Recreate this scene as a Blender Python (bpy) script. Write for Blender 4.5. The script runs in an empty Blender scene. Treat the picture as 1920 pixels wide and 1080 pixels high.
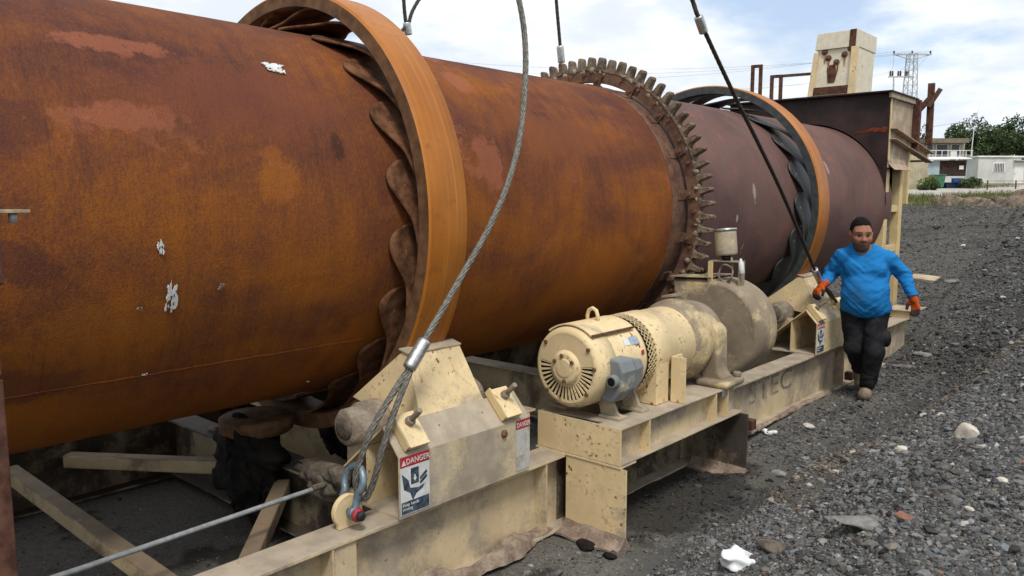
import bpy, math, random
import numpy as np
from mathutils import Vector, Matrix, Euler
random.seed(7); rng = np.random.default_rng(7)
S = bpy.context.scene
COL = S.collection
R_ = math.radians
pi = math.pi

# ------------------------------------------------------------------ camera
YAW, PITCH, FPX, EYE = 0.7275, 0.1156, 1472.56, 2.0
cd = bpy.data.cameras.new('camera'); cam = bpy.data.objects.new('camera', cd); COL.objects.link(cam)
cam.location = (0, 0, EYE); cam.rotation_euler = (pi/2-PITCH, 0, YAW)
cd.sensor_width = 36; cd.lens = FPX/1920*36; cd.clip_start = .05; cd.clip_end = 3000
S.camera = cam

# ------------------------------------------------------------------ sky and light
SUN_EL, SUN_AZ = R_(58), R_(128)          # azimuth clockwise from +Y (north): behind the camera, to its right
W = bpy.data.worlds.new('World'); S.world = W; W.use_nodes = True
wt = W.node_tree; wt.nodes.clear()
def wn(t, **k):
    n = wt.nodes.new(t)
    for a, b in k.items(): setattr(n, a, b)
    return n
sky = wn('ShaderNodeTexSky', sky_type='NISHITA', sun_disc=False, sun_elevation=SUN_EL, sun_rotation=SUN_AZ)
tc = wn('ShaderNodeTexCoord'); sx = wn('ShaderNodeSeparateXYZ'); wt.links.new(tc.outputs['Generated'], sx.inputs[0])
def wm(op, a, b=None, c=None):
    n = wn('ShaderNodeMath', operation=op)
    for i, v in enumerate((a, b, c)):
        if v is None: continue
        if isinstance(v, (int, float)): n.inputs[i].default_value = v
        else: wt.links.new(v, n.inputs[i])
    return n.outputs[0]
zz = wm('ADD', wm('MAXIMUM', sx.outputs[2], 0.0), .22)
cv = wn('ShaderNodeCombineXYZ')
wt.links.new(wm('DIVIDE', sx.outputs[0], zz), cv.inputs[0]); wt.links.new(wm('DIVIDE', sx.outputs[1], zz), cv.inputs[1])
def wnoise(scale, off, det=7, rough=.55):
    m = wn('ShaderNodeMapping'); m.inputs['Location'].default_value = off
    wt.links.new(cv.outputs[0], m.inputs[0])
    n = wn('ShaderNodeTexNoise'); n.inputs['Scale'].default_value = scale; n.inputs['Detail'].default_value = det; n.inputs['Roughness'].default_value = rough
    wt.links.new(m.outputs[0], n.inputs['Vector']); return n.outputs['Fac']
cl = wn('ShaderNodeMapRange', interpolation_type='SMOOTHSTEP'); wt.links.new(wnoise(1.5, (3.1, 7.7, 0)), cl.inputs[0])
cl.inputs[1].default_value = .33; cl.inputs[2].default_value = .52
sh = wn('ShaderNodeMapRange', interpolation_type='SMOOTHSTEP'); wt.links.new(wnoise(2.3, (9.4, 1.2, 4)), sh.inputs[0])
sh.inputs[1].default_value = .38; sh.inputs[2].default_value = .64
cc = wn('ShaderNodeMix', data_type='RGBA'); wt.links.new(sh.outputs[0], cc.inputs[0])
cc.inputs[6].default_value = (6.6, 7.1, 7.8, 1); cc.inputs[7].default_value = (8.6, 8.9, 9.2, 1)
hz = wn('ShaderNodeMix', data_type='RGBA'); hz.inputs[0].default_value = .55      # thin high cloud veils the blue
wt.links.new(sky.outputs[0], hz.inputs[6]); hz.inputs[7].default_value = (5.6, 6.9, 8.9, 1)
mx = wn('ShaderNodeMix', data_type='RGBA'); wt.links.new(cl.outputs[0], mx.inputs[0])
wt.links.new(hz.outputs[2], mx.inputs[6]); wt.links.new(cc.outputs[2], mx.inputs[7])
bg = wn('ShaderNodeBackground'); bg.inputs[1].default_value = .10; wt.links.new(mx.outputs[2], bg.inputs[0])
wo = wn('ShaderNodeOutputWorld'); wt.links.new(bg.outputs[0], wo.inputs[0])
sl = bpy.data.lights.new('sun', 'SUN'); sl.energy = 2.1; sl.angle = R_(14); sl.color = (1, .96, .9)
so = bpy.data.objects.new('sun', sl); COL.objects.link(so)
sd = Vector((math.sin(SUN_AZ)*math.cos(SUN_EL), math.cos(SUN_AZ)*math.cos(SUN_EL), math.sin(SUN_EL)))
so.rotation_euler = sd.to_track_quat('Z', 'Y').to_euler(); so.location = (6, -6, 14)
vs = S.view_settings; vs.view_transform = 'Standard'; vs.look = 'None'; vs.exposure = .36; vs.gamma = 1; vs.use_curve_mapping = False

# ------------------------------------------------------------------ pixel -> place (direction only; the distance comes from the plane it lies on)
_f = np.array([-math.sin(YAW)*math.cos(PITCH), math.cos(YAW)*math.cos(PITCH), -math.sin(PITCH)])
_r = np.array([math.cos(YAW), math.sin(YAW), 0]); _u = np.cross(_r, _f); _o = np.array([0, 0, EYE])
def ray(x, y): return _f+_r*(x-960)/FPX+_u*(540-y)/FPX
def onx(x, y, X): v = ray(x, y); return _o+v*(X/v[0])
def ony(x, y, Y): v = ray(x, y); return _o+v*(Y/v[1])
def atd(x, y, D): return _o+ray(x, y)*D

# ------------------------------------------------------------------ noise for shapes
def _hash(i, j, k):
    n = (i*374761393+j*668265263+k*2147483647+1013904223) & 0xffffffff
    n = ((n ^ (n >> 13))*1274126177) & 0xffffffff
    return ((n ^ (n >> 16)) & 0xffff)/65535.0
def vnoise(p):
    p = np.asarray(p, float); i = np.floor(p).astype(np.int64); f = p-i; f = f*f*(3-2*f); o = 0
    for a in (0, 1):
        for b in (0, 1):
            for c in (0, 1):
                w = (f[..., 0] if a else 1-f[..., 0])*(f[..., 1] if b else 1-f[..., 1])*(f[..., 2] if c else 1-f[..., 2])
                o = o+w*_hash(i[..., 0]+a, i[..., 1]+b, i[..., 2]+c)
    return o*2-1
def fbm(p, oct=4):
    p = np.asarray(p, float); o = 0; a = 1; t = 0
    for _ in range(oct): o = o+a*vnoise(p); t += a; a *= .5; p = p*2.03+17.3
    return o/t

# ------------------------------------------------------------------ materials
class NT:
    def __init__(s, name, rough=.7, metal=0):
        s.m = bpy.data.materials.new(name); s.m.use_nodes = True; s.t = s.m.node_tree
        s.b = s.t.nodes['Principled BSDF']; s.b.inputs['Roughness'].default_value = rough; s.b.inputs['Metallic'].default_value = metal; s.b.inputs['Specular IOR Level'].default_value = .12 if rough > .6 else .3
        s.g = s.t.nodes.new('ShaderNodeNewGeometry'); s.P = s.g.outputs['Position']
    def n(s, t, ins=None, **k):
        n = s.t.nodes.new(t)
        for a, b in k.items(): setattr(n, a, b)
        for a, b in (ins or {}).items(): s.put(n.inputs[a], b)
        return n
    def put(s, sock, v):
        if isinstance(v, bpy.types.NodeSocket): s.t.links.new(v, sock)
        else: sock.default_value = v
    def math(s, op, a, b=None, clamp=False):
        n = s.n('ShaderNodeMath', operation=op, use_clamp=clamp); s.put(n.inputs[0], a)
        if b is not None: s.put(n.inputs[1], b)
        return n.outputs[0]
    def scale(s, v, sc, loc=(0, 0, 0)):
        n = s.n('ShaderNodeMapping'); s.put(n.inputs[0], v); n.inputs['Scale'].default_value = sc; n.inputs['Location'].default_value = loc; return n.outputs[0]
    def noise(s, v, sc, det=4, rough=.55, dist=0):
        return s.n('ShaderNodeTexNoise', {'Vector': v, 'Scale': sc, 'Detail': det, 'Roughness': rough, 'Distortion': dist}).outputs['Fac']
    def step(s, v, lo, hi):
        return s.n('ShaderNodeMapRange', {0: v, 1: lo, 2: hi}, interpolation_type='SMOOTHSTEP').outputs[0]
    def ramp(s, v, stops):
        n = s.n('ShaderNodeValToRGB', {0: v}); e = n.color_ramp.elements
        while len(e) < len(stops): e.new(.5)
        for q, (p, c) in zip(e, stops): q.position = p; q.color = (*c, 1)
        return n.outputs[0]
    def mix(s, f, a, b, mode='MIX'):
        n = s.n('ShaderNodeMix', data_type='RGBA', blend_type=mode); s.put(n.inputs[0], f)
        for i, v in ((6, a), (7, b)): s.put(n.inputs[i], (*v, 1) if isinstance(v, tuple) and len(v) == 3 else v)
        return n.outputs[2]
    def color(s, v): s.put(s.b.inputs['Base Color'], (*v, 1) if isinstance(v, tuple) else v)
    def rough(s, v): s.put(s.b.inputs['Roughness'], v)
    def bump(s, h, strength=.3, dist=.01):
        n = s.n('ShaderNodeBump', {'Strength': strength, 'Distance': dist, 'Height': h}); s.t.links.new(n.outputs[0], s.b.inputs['Normal'])
def simple(name, col, rough=.7, metal=0, var=.25, sc=20, bump=.15, bd=.004):
    q = NT(name, rough, metal); n = q.noise(q.P, sc, 5, .6)
    q.color(q.mix(q.step(n, .3, .7), tuple(c*(1-var) for c in col), tuple(min(1, c*(1+var)) for c in col)))
    if bump: q.bump(q.noise(q.P, sc*3, 4), bump, bd)
    return q.m
X0, Z0, RD = -4.22, 1.884, 1.067         # drum axis and radius
def drum_mat(name, stops, grad, patches, streak=.36):
    q = NT(name, .82); sp = q.n('ShaderNodeSeparateXYZ', {0: q.P})
    dx = q.math('SUBTRACT', sp.outputs[0], X0); dz = q.math('SUBTRACT', sp.outputs[2], Z0)
    th = q.math('ARCTAN2', dz, dx); u = q.math('MULTIPLY', th, RD)
    cv = q.n('ShaderNodeCombineXYZ', {0: u, 1: sp.outputs[1]}).outputs[0]
    big = q.noise(q.scale(cv, (1.25, .8, 1)), 1.15, 7, .6, .5)
    strk = q.noise(q.scale(cv, (1.6, 7, 1)), 1.5, 6, .7)
    fine = q.noise(q.scale(cv, (1, 2.2, 1)), 34, 5, .7)
    v = q.math('ADD', big, q.math('MULTIPLY', q.math('SUBTRACT', strk, .5), streak))
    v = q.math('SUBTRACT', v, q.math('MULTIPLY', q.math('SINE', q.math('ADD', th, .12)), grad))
    v = q.math('ADD', v, q.math('MULTIPLY', q.math('SUBTRACT', fine, .5), .46))
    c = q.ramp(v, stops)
    edge = q.noise(cv, 6.5, 9, .76)
    pit = q.step(q.noise(cv, 30, 4, .6), .62, .68)
    flk = q.math('MULTIPLY', q.step(q.noise(q.scale(cv, (1.3, 1, 1), (4, 9, 0)), 2.6, 10, .74), .575, .592), q.step(q.noise(cv, .9, 3, .5), .46, .60))
    c = q.mix(q.math('MULTIPLY', flk, .5), c, SAL)
    run = q.math('MULTIPLY', q.step(q.noise(q.scale(cv, (.55, 16, 1), (2, 5, 0)), 1.5, 6, .7), .60, .68), .45)
    c = q.mix(run, c, (.07, .028, .02))
    for (py, pt, ry, ru, col, soft) in patches:
        a = q.math('DIVIDE', q.math('SUBTRACT', sp.outputs[1], py), ry); b = q.math('DIVIDE', q.math('SUBTRACT', u, R_(pt)*RD), ru)
        d = q.math('SQRT', q.math('ADD', q.math('MULTIPLY', a, a), q.math('MULTIPLY', b, b)))
        d = q.math('ADD', d, q.math('MULTIPLY', q.math('SUBTRACT', edge, .5), 3.4))
        f = q.math('MULTIPLY', q.step(d, 1.0+soft*.7, 1.0-soft*.7), .42 if col == ORA else .6)
        f = q.math('MULTIPLY', f, q.math('SUBTRACT', 1.0, q.math('MULTIPLY', pit, .6)))
        c = q.mix(f, c, col)
    sp2 = q.noise(q.scale(cv, (1, 1.6, 1)), 95, 3, .6)
    c = q.mix(q.math('MULTIPLY', q.step(sp2, .55, .8), .35), c, (.36, .15, .06))
    c = q.mix(q.math('MULTIPLY', q.step(sp2, .45, .2), .4), c, (.04, .018, .012))
    q.color(c); q.rough(q.math('ADD', q.math('MULTIPLY', fine, .25), .65))
    q.bump(q.math('ADD', fine, q.math('MULTIPLY', sp2, .8)), .6, .008)
    return q.m
SAL = (.30, .10, .052); PUR = (.085, .03, .024); ORA = (.36, .115, .014)
M = {}
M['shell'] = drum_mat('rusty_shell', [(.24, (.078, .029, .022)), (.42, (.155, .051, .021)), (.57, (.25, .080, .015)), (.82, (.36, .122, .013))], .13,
    [(1.40, 44, .24, .055, SAL, .25), (1.36, 24, .22, .06, SAL, .3), (3.40, 17, .10, .16, SAL, .3), (3.47, 51, .10, .10, SAL, .3),
     (.93, 21, .16, .10, PUR, .35), (.90, -7, .17, .075, PUR, .35), (.92, -35, .22, .085, PUR, .35), (.75, 5, .2, .06, PUR, .35),
     (1.98, 11, .09, .13, ORA, .35), (2.33, 20, .035, .07, (.03, .016, .013), .3), (4.75, -25, .35, .3, ORA, .5), (1.2, -22, .3, .12, ORA, .5),
     (1.9, 32, .5, .2, (.16, .05, .028), .5), (4.1, 30, .5, .2, (.2, .065, .024), .5)])
M['shell2'] = drum_mat('purple_brown_shell', [(.3, (.10, .057, .05)), (.5, (.138, .08, .069)), (.75, (.185, .105, .085))], .0,
    [(6.9, 8, .03, .10, (.42, .36, .30), .15), (6.55, -4, .02, .035, (.5, .45, .4), .1), (8.9, 24, .03, .08, (.38, .33, .28), .1), (9.9, -10, .025, .05, (.5, .45, .4), .1)], .25)
def ring_mat():
    q = NT('riding_ring_rust', .5); sp = q.n('ShaderNodeSeparateXYZ', {0: q.P})
    cv = q.n('ShaderNodeCombineXYZ', {0: q.math('MULTIPLY', q.math('ARCTAN2', q.math('SUBTRACT', sp.outputs[2], Z0), q.math('SUBTRACT', sp.outputs[0], X0)), 1.3), 1: sp.outputs[1]}).outputs[0]
    s1 = q.noise(q.scale(cv, (.5, 42, 1)), 1.3, 4, .6); s2 = q.noise(cv, 2.2, 4)
    c = q.mix(q.step(s2, .35, .7), (.34, .108, .010), (.44, .155, .018))
    c = q.mix(q.math('MULTIPLY', q.step(s1, .52, .62), .55), c, (.52, .185, .018))
    c = q.mix(q.math('MULTIPLY', q.step(s1, .40, .30), .6), c, (.17, .06, .02))
    s3 = q.noise(q.scale(cv, (.35, 120, 1), (3, 1, 0)), 1.1, 3, .6); c = q.mix(q.math('MULTIPLY', q.step(s3, .66, .70), .7), c, (.62, .36, .14))
    s4 = q.noise(cv, 9, 7, .7); c = q.mix(q.math('MULTIPLY', q.step(s4, .56, .66), .5), c, (.20, .07, .018))
    q.color(c); q.bump(q.math('ADD', s1, s4), .22, .005); return q.m
M['ring'] = ring_mat()
M['ring_side'] = simple('ring_side_rust', (.135, .07, .035), .7, 0, .35, 14)
M['ring_side2'] = simple('ring_side_grey_green', (.055, .062, .058), .55, .2, .3, 14)
M['leaf'] = simple('spring_plate_rust', (.125, .056, .027), .75, 0, .55, 14, .3)
M['leaf2'] = simple('spring_plate_grey', (.055, .055, .052), .5, .2, .3, 11)
def crust(name, a, b, sc, bump=.7, bd=.02, rough=.9):
    q = NT(name, rough); n = q.noise(q.P, sc, 6, .65); f = q.noise(q.P, sc*5, 4, .6)
    q.color(q.mix(q.step(q.math('ADD', q.math('MULTIPLY', n, .75), q.math('MULTIPLY', f, .25)), .35, .65), a, b)); q.bump(q.math('ADD', n, q.math('MULTIPLY', f, .4)), bump, bd); return q.m
M['tooth'] = crust('caked_steel', (.085, .054, .038), (.27, .205, .14), 14)
M['gear'] = crust('rusty_gear_band', (.085, .045, .032), (.19, .105, .066), 9, .4, .008)
M['mud'] = crust('grey_brown_mud', (.17, .135, .10), (.33, .275, .21), 9)
M['mud_reddish'] = crust('reddish_mud', (.16, .115, .085), (.33, .255, .19), 11)
M['grease'] = crust('black_grease', (.005, .0045, .004), (.022, .018, .015), 8, .8, .02, .85)
M['darkrust'] = simple('dark_rust', (.10, .047, .032), .8, 0, .45, 16, .3)
M['dullred'] = simple('dull_red', (.16, .035, .018), .7, 0, .5, 12)
M['rustbolt'] = simple('rusty_bolt', (.15, .075, .042), .8, 0, .5, 60)
M['hood_dark'] = simple('dark_burnt_steel', (.034, .018, .016), .6, .1, .45, 3.0, .15)
def paint(name, base, dust=.3, rust=.2, dcol=(.36, .30, .225), up=.25, rcol=(.16, .06, .025), sc=2.6, rough=.55):
    q = NT(name, rough); sp = q.n('ShaderNodeSeparateXYZ', {0: q.g.outputs['Normal']})
    n1 = q.noise(q.P, sc, 7, .66, .3); n2 = q.noise(q.P, sc*2.6, 5, .6); sp1 = q.noise(q.P, 33, 4, .6); fine = q.noise(q.P, 70, 4, .6)
    c = q.mix(q.step(n2, .3, .75), tuple(x*.86 for x in base), tuple(min(1, x*1.06) for x in base))
    dm = q.math('ADD', n1, q.math('MULTIPLY', q.math('MAXIMUM', sp.outputs[2], 0.0), up))
    dm = q.math('ADD', dm, q.math('MULTIPLY', q.math('SUBTRACT', fine, .5), .16))
    d = q.step(dm, .70-dust*.5, .87-dust*.5)
    c = q.mix(q.math('MULTIPLY', d, .93), c, q.mix(q.step(n2, .3, .7), tuple(x*.8 for x in dcol), tuple(x*1.18 for x in dcol)))
    rm = q.math('MULTIPLY', q.step(sp1, .70-rust*.22, .74-rust*.22), q.step(n2, .50, .60))
    halo = q.math('MULTIPLY', q.step(sp1, .62-rust*.22, .74-rust*.22), q.step(n2, .42, .55))
    c = q.mix(q.math('MULTIPLY', halo, .35), c, (.33, .15, .05)); c = q.mix(rm, c, rcol)
    q.color(c); q.rough(q.math('ADD', q.math('MULTIPLY', d, .3), rough)); q.bump(q.math('ADD', fine, q.math('MULTIPLY', d, 1.2)), .22, .004); return q.m
CREAM = (.74, .565, .31)
M['cream'] = paint('cream_paint_worn', CREAM, .34, .42)
M['cream_clean'] = paint('cream_paint_light_wear', (.75, .58, .325), .12, .40, up=.12)
M['cream_dusty'] = paint('cream_paint_under_dust', (.6, .49, .3), .62, .12)
M['beam'] = paint('beam_paint_dusty', (.62, .49, .30), .54, .12, (.345, .285, .215))
M['mud_dark'] = crust('dark_brown_mud', (.075, .06, .046), (.17, .14, .105), 12)
M['beam_far'] = paint('beam_paint_far', (.56, .46, .3), .6, .1, (.30, .25, .2))
M['brace'] = paint('brace_paint', (.46, .36, .21), .50, .15, (.16, .115, .075))
M['dirt_shade'] = paint('oily_dirt_with_painted_shade', (.30, .24, .15), .62, .1, (.045, .036, .028))  # oily dirt, darkened to paint in the shade under drum and drive base
M['guard'] = paint('mud_caked_paint', (.64, .50, .27), .74, .05, (.225, .178, .128), .05, sc=2.6)
M['white_cab'] = paint('cream_white_box', (.74, .67, .50), .16, .22, (.50, .36, .22), 0, sc=4)
M['grey_box'] = paint('grey_box_paint', (.20, .215, .215), .26, .05, (.6, .49, .29), 0, sc=5)
M['hood_side'] = paint('dusty_hood_side', (.5, .4, .27), .75, .15, (.34, .255, .18), 0)
M['leg_yellow'] = paint('yellowed_leg', (.66, .50, .25), .22, .12)
M['galv'] = simple('galvanised', (.42, .43, .42), .42, .75, .25, 30)
M['sleeve'] = simple('pressed_sleeve', (.5, .5, .47), .38, .8, .25, 40)
M['rope'] = simple('steel_rope', (.17, .16, .135), .55, .4, .45, 60)
M['rope_dark'] = simple('dark_greased_rope', (.055, .046, .036), .55, .3, .4, 60)
M['shackle'] = simple('blue_grey_shackle', (.16, .205, .235), .45, .4, .35, 26)
M['red'] = simple('red_paint', (.30, .03, .032), .6, 0, .3, 40)
M['label_white'] = paint('label_white', (.66, .66, .63), .24, .1, (.4, .36, .3), 0, sc=7)
M['rustrun'] = simple('rust_run', (.36, .17, .07), .85, 0, .4, 14, 0)
M['label_worn'] = paint('label_scraped', (.5, .49, .45), .42, .1, (.33, .28, .22), 0, sc=9)
M['label_red'] = simple('label_red', (.36, .03, .036), .6, 0, .35, 30, 0)
M['label_blue'] = simple('label_navy', (.055, .075, .10), .7, 0, .6, 40, 0)
M['letter_faint'] = simple('ghost_letters', (.29, .25, .195), .8, 0, .3, 12, 0)
M['letter'] = simple('faded_letters', (.20, .18, .15), .8, 0, .3, 12, 0)
M['black'] = simple('dark_void', (.012, .011, .01), .9, 0, .2, 10, 0)
M['blackrubber'] = simple('black_rubber', (.02, .02, .02), .6, 0, .3, 30)
M['cable'] = simple('grey_cable', (.25, .26, .26), .6, 0, .2, 30)
M['plate'] = simple('aluminium_plate', (.36, .42, .47), .45, .4, .2, 50, 0)
M['white_plastic'] = simple('white_plastic', (.78, .79, .80), .5, 0, .06, 8, .1)

# ------------------------------------------------------------------ mesh building
class MB:
    def __init__(s): s.v = []; s.f = []; s.s = []
    def add(s, vs, fs, smooth=False):
        o = len(s.v); s.v += [tuple(map(float, p)) for p in vs]; s.f += [tuple(i+o for i in f) for f in fs]; s.s += [smooth]*len(fs); return s
    def box(s, x0, x1, y0, y1, z0, z1):
        return s.add([(x, y, z) for x in (x0, x1) for y in (y0, y1) for z in (z0, z1)], [(0, 1, 3, 2), (4, 6, 7, 5), (0, 4, 5, 1), (2, 3, 7, 6), (0, 2, 6, 4), (1, 5, 7, 3)])
    def obox(s, c, size, rot):
        m = rot.to_matrix() if isinstance(rot, Euler) else rot
        vs = [Vector(c)+m @ Vector((a*size[0]/2, b*size[1]/2, d*size[2]/2)) for a in (-1, 1) for b in (-1, 1) for d in (-1, 1)]
        return s.add(vs, [(0, 1, 3, 2), (4, 6, 7, 5), (0, 4, 5, 1), (2, 3, 7, 6), (0, 2, 6, 4), (1, 5, 7, 3)])
    def bar(s, a, b, w, h, up=(0, 0, 1)):
        a, b = Vector(a), Vector(b); d = (b-a).normalized(); x = d.cross(Vector(up)).normalized(); z = x.cross(d)
        vs = [p+x*i*w/2+z*j*h/2 for p in (a, b) for i, j in ((-1, -1), (1, -1), (1, 1), (-1, 1))]
        return s.add(vs, [(3, 2, 1, 0), (4, 5, 6, 7), (0, 1, 5, 4), (1, 2, 6, 5), (2, 3, 7, 6), (3, 0, 4, 7)])
    def prism(s, poly, axis, a0, a1):            # poly in the other two axes (x,z for 'y'; y,z for 'x'; x,y for 'z')
        def P(p, a): return (p[0], a, p[1]) if axis == 'y' else (a, p[0], p[1]) if axis == 'x' else (p[0], p[1], a)
        n = len(poly); vs = [P(p, a0) for p in poly]+[P(p, a1) for p in poly]
        return s.add(vs, [tuple(range(n))[::-1], tuple(range(n, 2*n))]+[(i, (i+1) % n, n+(i+1) % n, n+i) for i in range(n)])
    def sheet(s, line, axis, a0, a1, t):          # thick bent plate: polyline extruded
        L = [Vector((p[0], p[1])) for p in line]; off = []
        for i, p in enumerate(L):
            ds = [(L[j+1]-L[j]).normalized() for j in (i-1, i) if 0 <= j < len(L)-1]
            d = sum(ds, Vector((0, 0))).normalized(); off.append(p+Vector((-d.y, d.x))*t)
        return s.prism([tuple(p) for p in L]+[tuple(p) for p in off[::-1]], axis, a0, a1)
    def lathe(s, a, d, prof, n=32, cap=True, arc=None):
        a = Vector(a); d = Vector(d).normalized(); x = d.orthogonal().normalized() if abs(d.z) > .9 else Vector((0, 0, 1)).cross(d).normalized()*1; y = d.cross(x)
        vs = []; fs = []
        for t, r in prof:
            for k in range(n):
                q = 2*pi*k/n; vs.append(a+d*t+(x*math.cos(q)+y*math.sin(q))*r)
        for i in range(len(prof)-1):
            for k in range(n): fs.append((i*n+k, i*n+(k+1) % n, (i+1)*n+(k+1) % n, (i+1)*n+k))
        s.add(vs, fs, True)
        if cap:
            o = len(s.v)-len(vs); m = len(prof)-1
            s.f += [tuple(o+k for k in range(n))[::-1], tuple(o+m*n+k for k in range(n))]; s.s += [False, False]
        return s
    def cyl(s, a, b, r, r2=None, n=20):
        a, b = Vector(a), Vector(b); return s.lathe(a, b-a, [(0, r), ((b-a).length, r if r2 is None else r2)], n)
    def tube(s, path, r, n=8, closed=False):
        P = [Vector(p) for p in path]; m = len(P); vs = []; fs = []; ref = None
        for i, p in enumerate(P):
            d = ((P[(i+1) % m] if closed or i < m-1 else P[i])-(P[i-1] if closed or i > 0 else P[i])).normalized()
            if ref is None: ref = d.orthogonal().normalized()
            ref = (ref-d*ref.dot(d)).normalized(); y = d.cross(ref); rr = r[i] if hasattr(r, '__len__') else r
            vs += [p+(ref*math.cos(2*pi*k/n)+y*math.sin(2*pi*k/n))*rr for k in range(n)]
        for i in range(m if closed else m-1):
            j = (i+1) % m
            for k in range(n): fs.append((i*n+k, i*n+(k+1) % n, j*n+(k+1) % n, j*n+k))
        s.add(vs, fs, True)
        if not closed:
            o = len(s.v)-len(vs); s.f += [tuple(o+k for k in range(n))[::-1], tuple(o+(m-1)*n+k for k in range(n))]; s.s += [False, False]
        return s
    def sphere(s, c, r, n=12, m=8, jit=0):
        r = (r, r, r) if not hasattr(r, '__len__') else r; vs = []; fs = []
        for i in range(m+1):
            for k in range(n):
                a = pi*i/m; b = 2*pi*k/n; vs.append((c[0]+r[0]*math.sin(a)*math.cos(b), c[1]+r[1]*math.sin(a)*math.sin(b), c[2]+r[2]*math.cos(a)))
        for i in range(m):
            for k in range(n): fs.append((i*n+k, (i+1)*n+k, (i+1)*n+(k+1) % n, i*n+(k+1) % n))
        return s.add(vs, fs, True)
    def mesh(s, name):
        me = bpy.data.meshes.new(name); me.from_pydata(s.v, [], s.f); me.polygons.foreach_set('use_smooth', s.s); me.validate(); me.update(); return me
    def build(s, name, mat, parent=None, bevel=0, shift=True, seg=2):
        return obj(name, s.mesh(name), mat, parent, bevel, shift, seg)
def obj(name, me, mat, parent=None, bevel=0, shift=True, seg=2):
    o = bpy.data.objects.new(name, me); COL.objects.link(o)
    m = M[mat] if isinstance(mat, str) else mat
    if not me.materials: me.materials.append(m)
    if parent is not None:
        o.parent = parent
        if shift and parent.type == 'EMPTY': o.location = -Vector(parent.location)
    if bevel:
        b = o.modifiers.new('bevel', 'BEVEL'); b.width = bevel; b.segments = seg; b.limit_method = 'ANGLE'; b.angle_limit = R_(35)
    return o
def tag(o, label, cat, group=None, kind=None):
    o['label'] = label; o['category'] = cat
    if group: o['group'] = group
    if kind: o['kind'] = kind
    return o
def thing(name, loc, label, cat, group=None):
    o = bpy.data.objects.new(name, None); COL.objects.link(o); o.location = loc; o.empty_display_size = .1
    return tag(o, label, cat, group)
def tree_copy(o, parent=None):
    c = o.copy(); COL.objects.link(c)
    if parent is not None: c.parent = parent
    for ch in list(o.children): tree_copy(ch, c)
    return c
def grid_mesh(name, V, smooth=True, closed_u=False):      # V: (n,m,3) array
    n, m = V.shape[:2]; idx = np.arange(n*m).reshape(n, m)
    if closed_u: idx = np.vstack([idx, idx[:1]])
    q = np.stack([idx[:-1, :-1], idx[1:, :-1], idx[1:, 1:], idx[:-1, 1:]], -1).reshape(-1, 4)
    return raw_mesh(name, V.reshape(-1, 3), q, smooth)
def raw_mesh(name, V, F, smooth=True):
    me = bpy.data.meshes.new(name); V = np.ascontiguousarray(V, np.float32); F = np.ascontiguousarray(F, np.int32); k = F.shape[1]
    me.vertices.add(len(V)); me.vertices.foreach_set('co', V.ravel())
    me.loops.add(F.size); me.loops.foreach_set('vertex_index', F.ravel())
    me.polygons.add(len(F)); me.polygons.foreach_set('loop_start', np.arange(0, F.size, k, dtype=np.int32))
    try: me.polygons.foreach_set('loop_total', np.full(len(F), k, np.int32))
    except Exception: pass
    me.polygons.foreach_set('use_smooth', np.full(len(F), smooth)); me.update(calc_edges=True); me.validate(); return me
def vcol(me, name, cols):
    a = me.attributes.new(name, 'FLOAT_COLOR', 'POINT'); c = np.ones((len(cols), 4), np.float32); c[:, :3] = cols; a.data.foreach_set('color', c.ravel())
def vcol_mat(name, attr='Col', rough=.8, bump=0, sc=60, mod=.25):
    q = NT(name, rough); a = q.n('ShaderNodeAttribute', attribute_name=attr).outputs['Color']; n = q.noise(q.P, sc, 4, .6)
    q.color(q.mix(q.math('MULTIPLY', q.step(n, .62, .3), mod*2), a, q.mix(.5, a, (.0, .0, .0))))
    if bump: q.bump(n, bump, .006)
    return q.m
def surfnet(fn, lo, hi, h):
    lo = np.array(lo, float); n = np.ceil((np.array(hi)-lo)/h).astype(int)+1
    ax = [lo[i]+h*np.arange(n[i]) for i in range(3)]
    G = np.stack(np.meshgrid(*ax, indexing='ij'), -1); d = fn(G.reshape(-1, 3)).reshape(n); s = d < 0
    acc = np.zeros((*(n-1), 3)); cnt = np.zeros(n-1)
    C = [(a, b, c) for a in (0, 1) for b in (0, 1) for c in (0, 1)]
    sl_ = lambda A, o: A[o[0]:n[0]-1+o[0], o[1]:n[1]-1+o[1], o[2]:n[2]-1+o[2]]
    for i, a in enumerate(C):
        for b in C[i+1:]:
            if sum(abs(x-y) for x, y in zip(a, b)) != 1: continue
            da, db = sl_(d, a), sl_(d, b); m = sl_(s, a) != sl_(s, b); t = np.where(m, da/np.where(m, da-db, 1), 0)
            p = np.array(a)+t[..., None]*(np.array(b)-np.array(a)); acc += p*m[..., None]; cnt += m
    on = cnt > 0; idx = -np.ones(n-1, int); idx[on] = np.arange(on.sum())
    ci = np.argwhere(on); V = lo+h*(ci+acc[on]/cnt[on][:, None]); F = []
    for k in range(3):
        u, w = [(1, 2), (2, 0), (0, 1)][k]
        a = [slice(1, -1)]*3; a[k] = slice(0, -1); b = list(a); b[k] = slice(1, None)
        sa, sb = s[tuple(a)], s[tuple(b)]; e = np.argwhere(sa != sb); flip = sa[tuple(e.T)]
        base = e.copy(); base[:, u] += 1; base[:, w] += 1
        du = np.zeros(3, int); du[u] = 1; dw = np.zeros(3, int); dw[w] = 1
        q = np.stack([idx[tuple((base-o).T)] for o in (du+dw, dw, 0*du, du)], 1)
        q[~flip] = q[~flip][:, ::-1]; F.append(q)
    F = np.concatenate(F); F = F[(F >= 0).all(1)]
    return V, F

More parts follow.
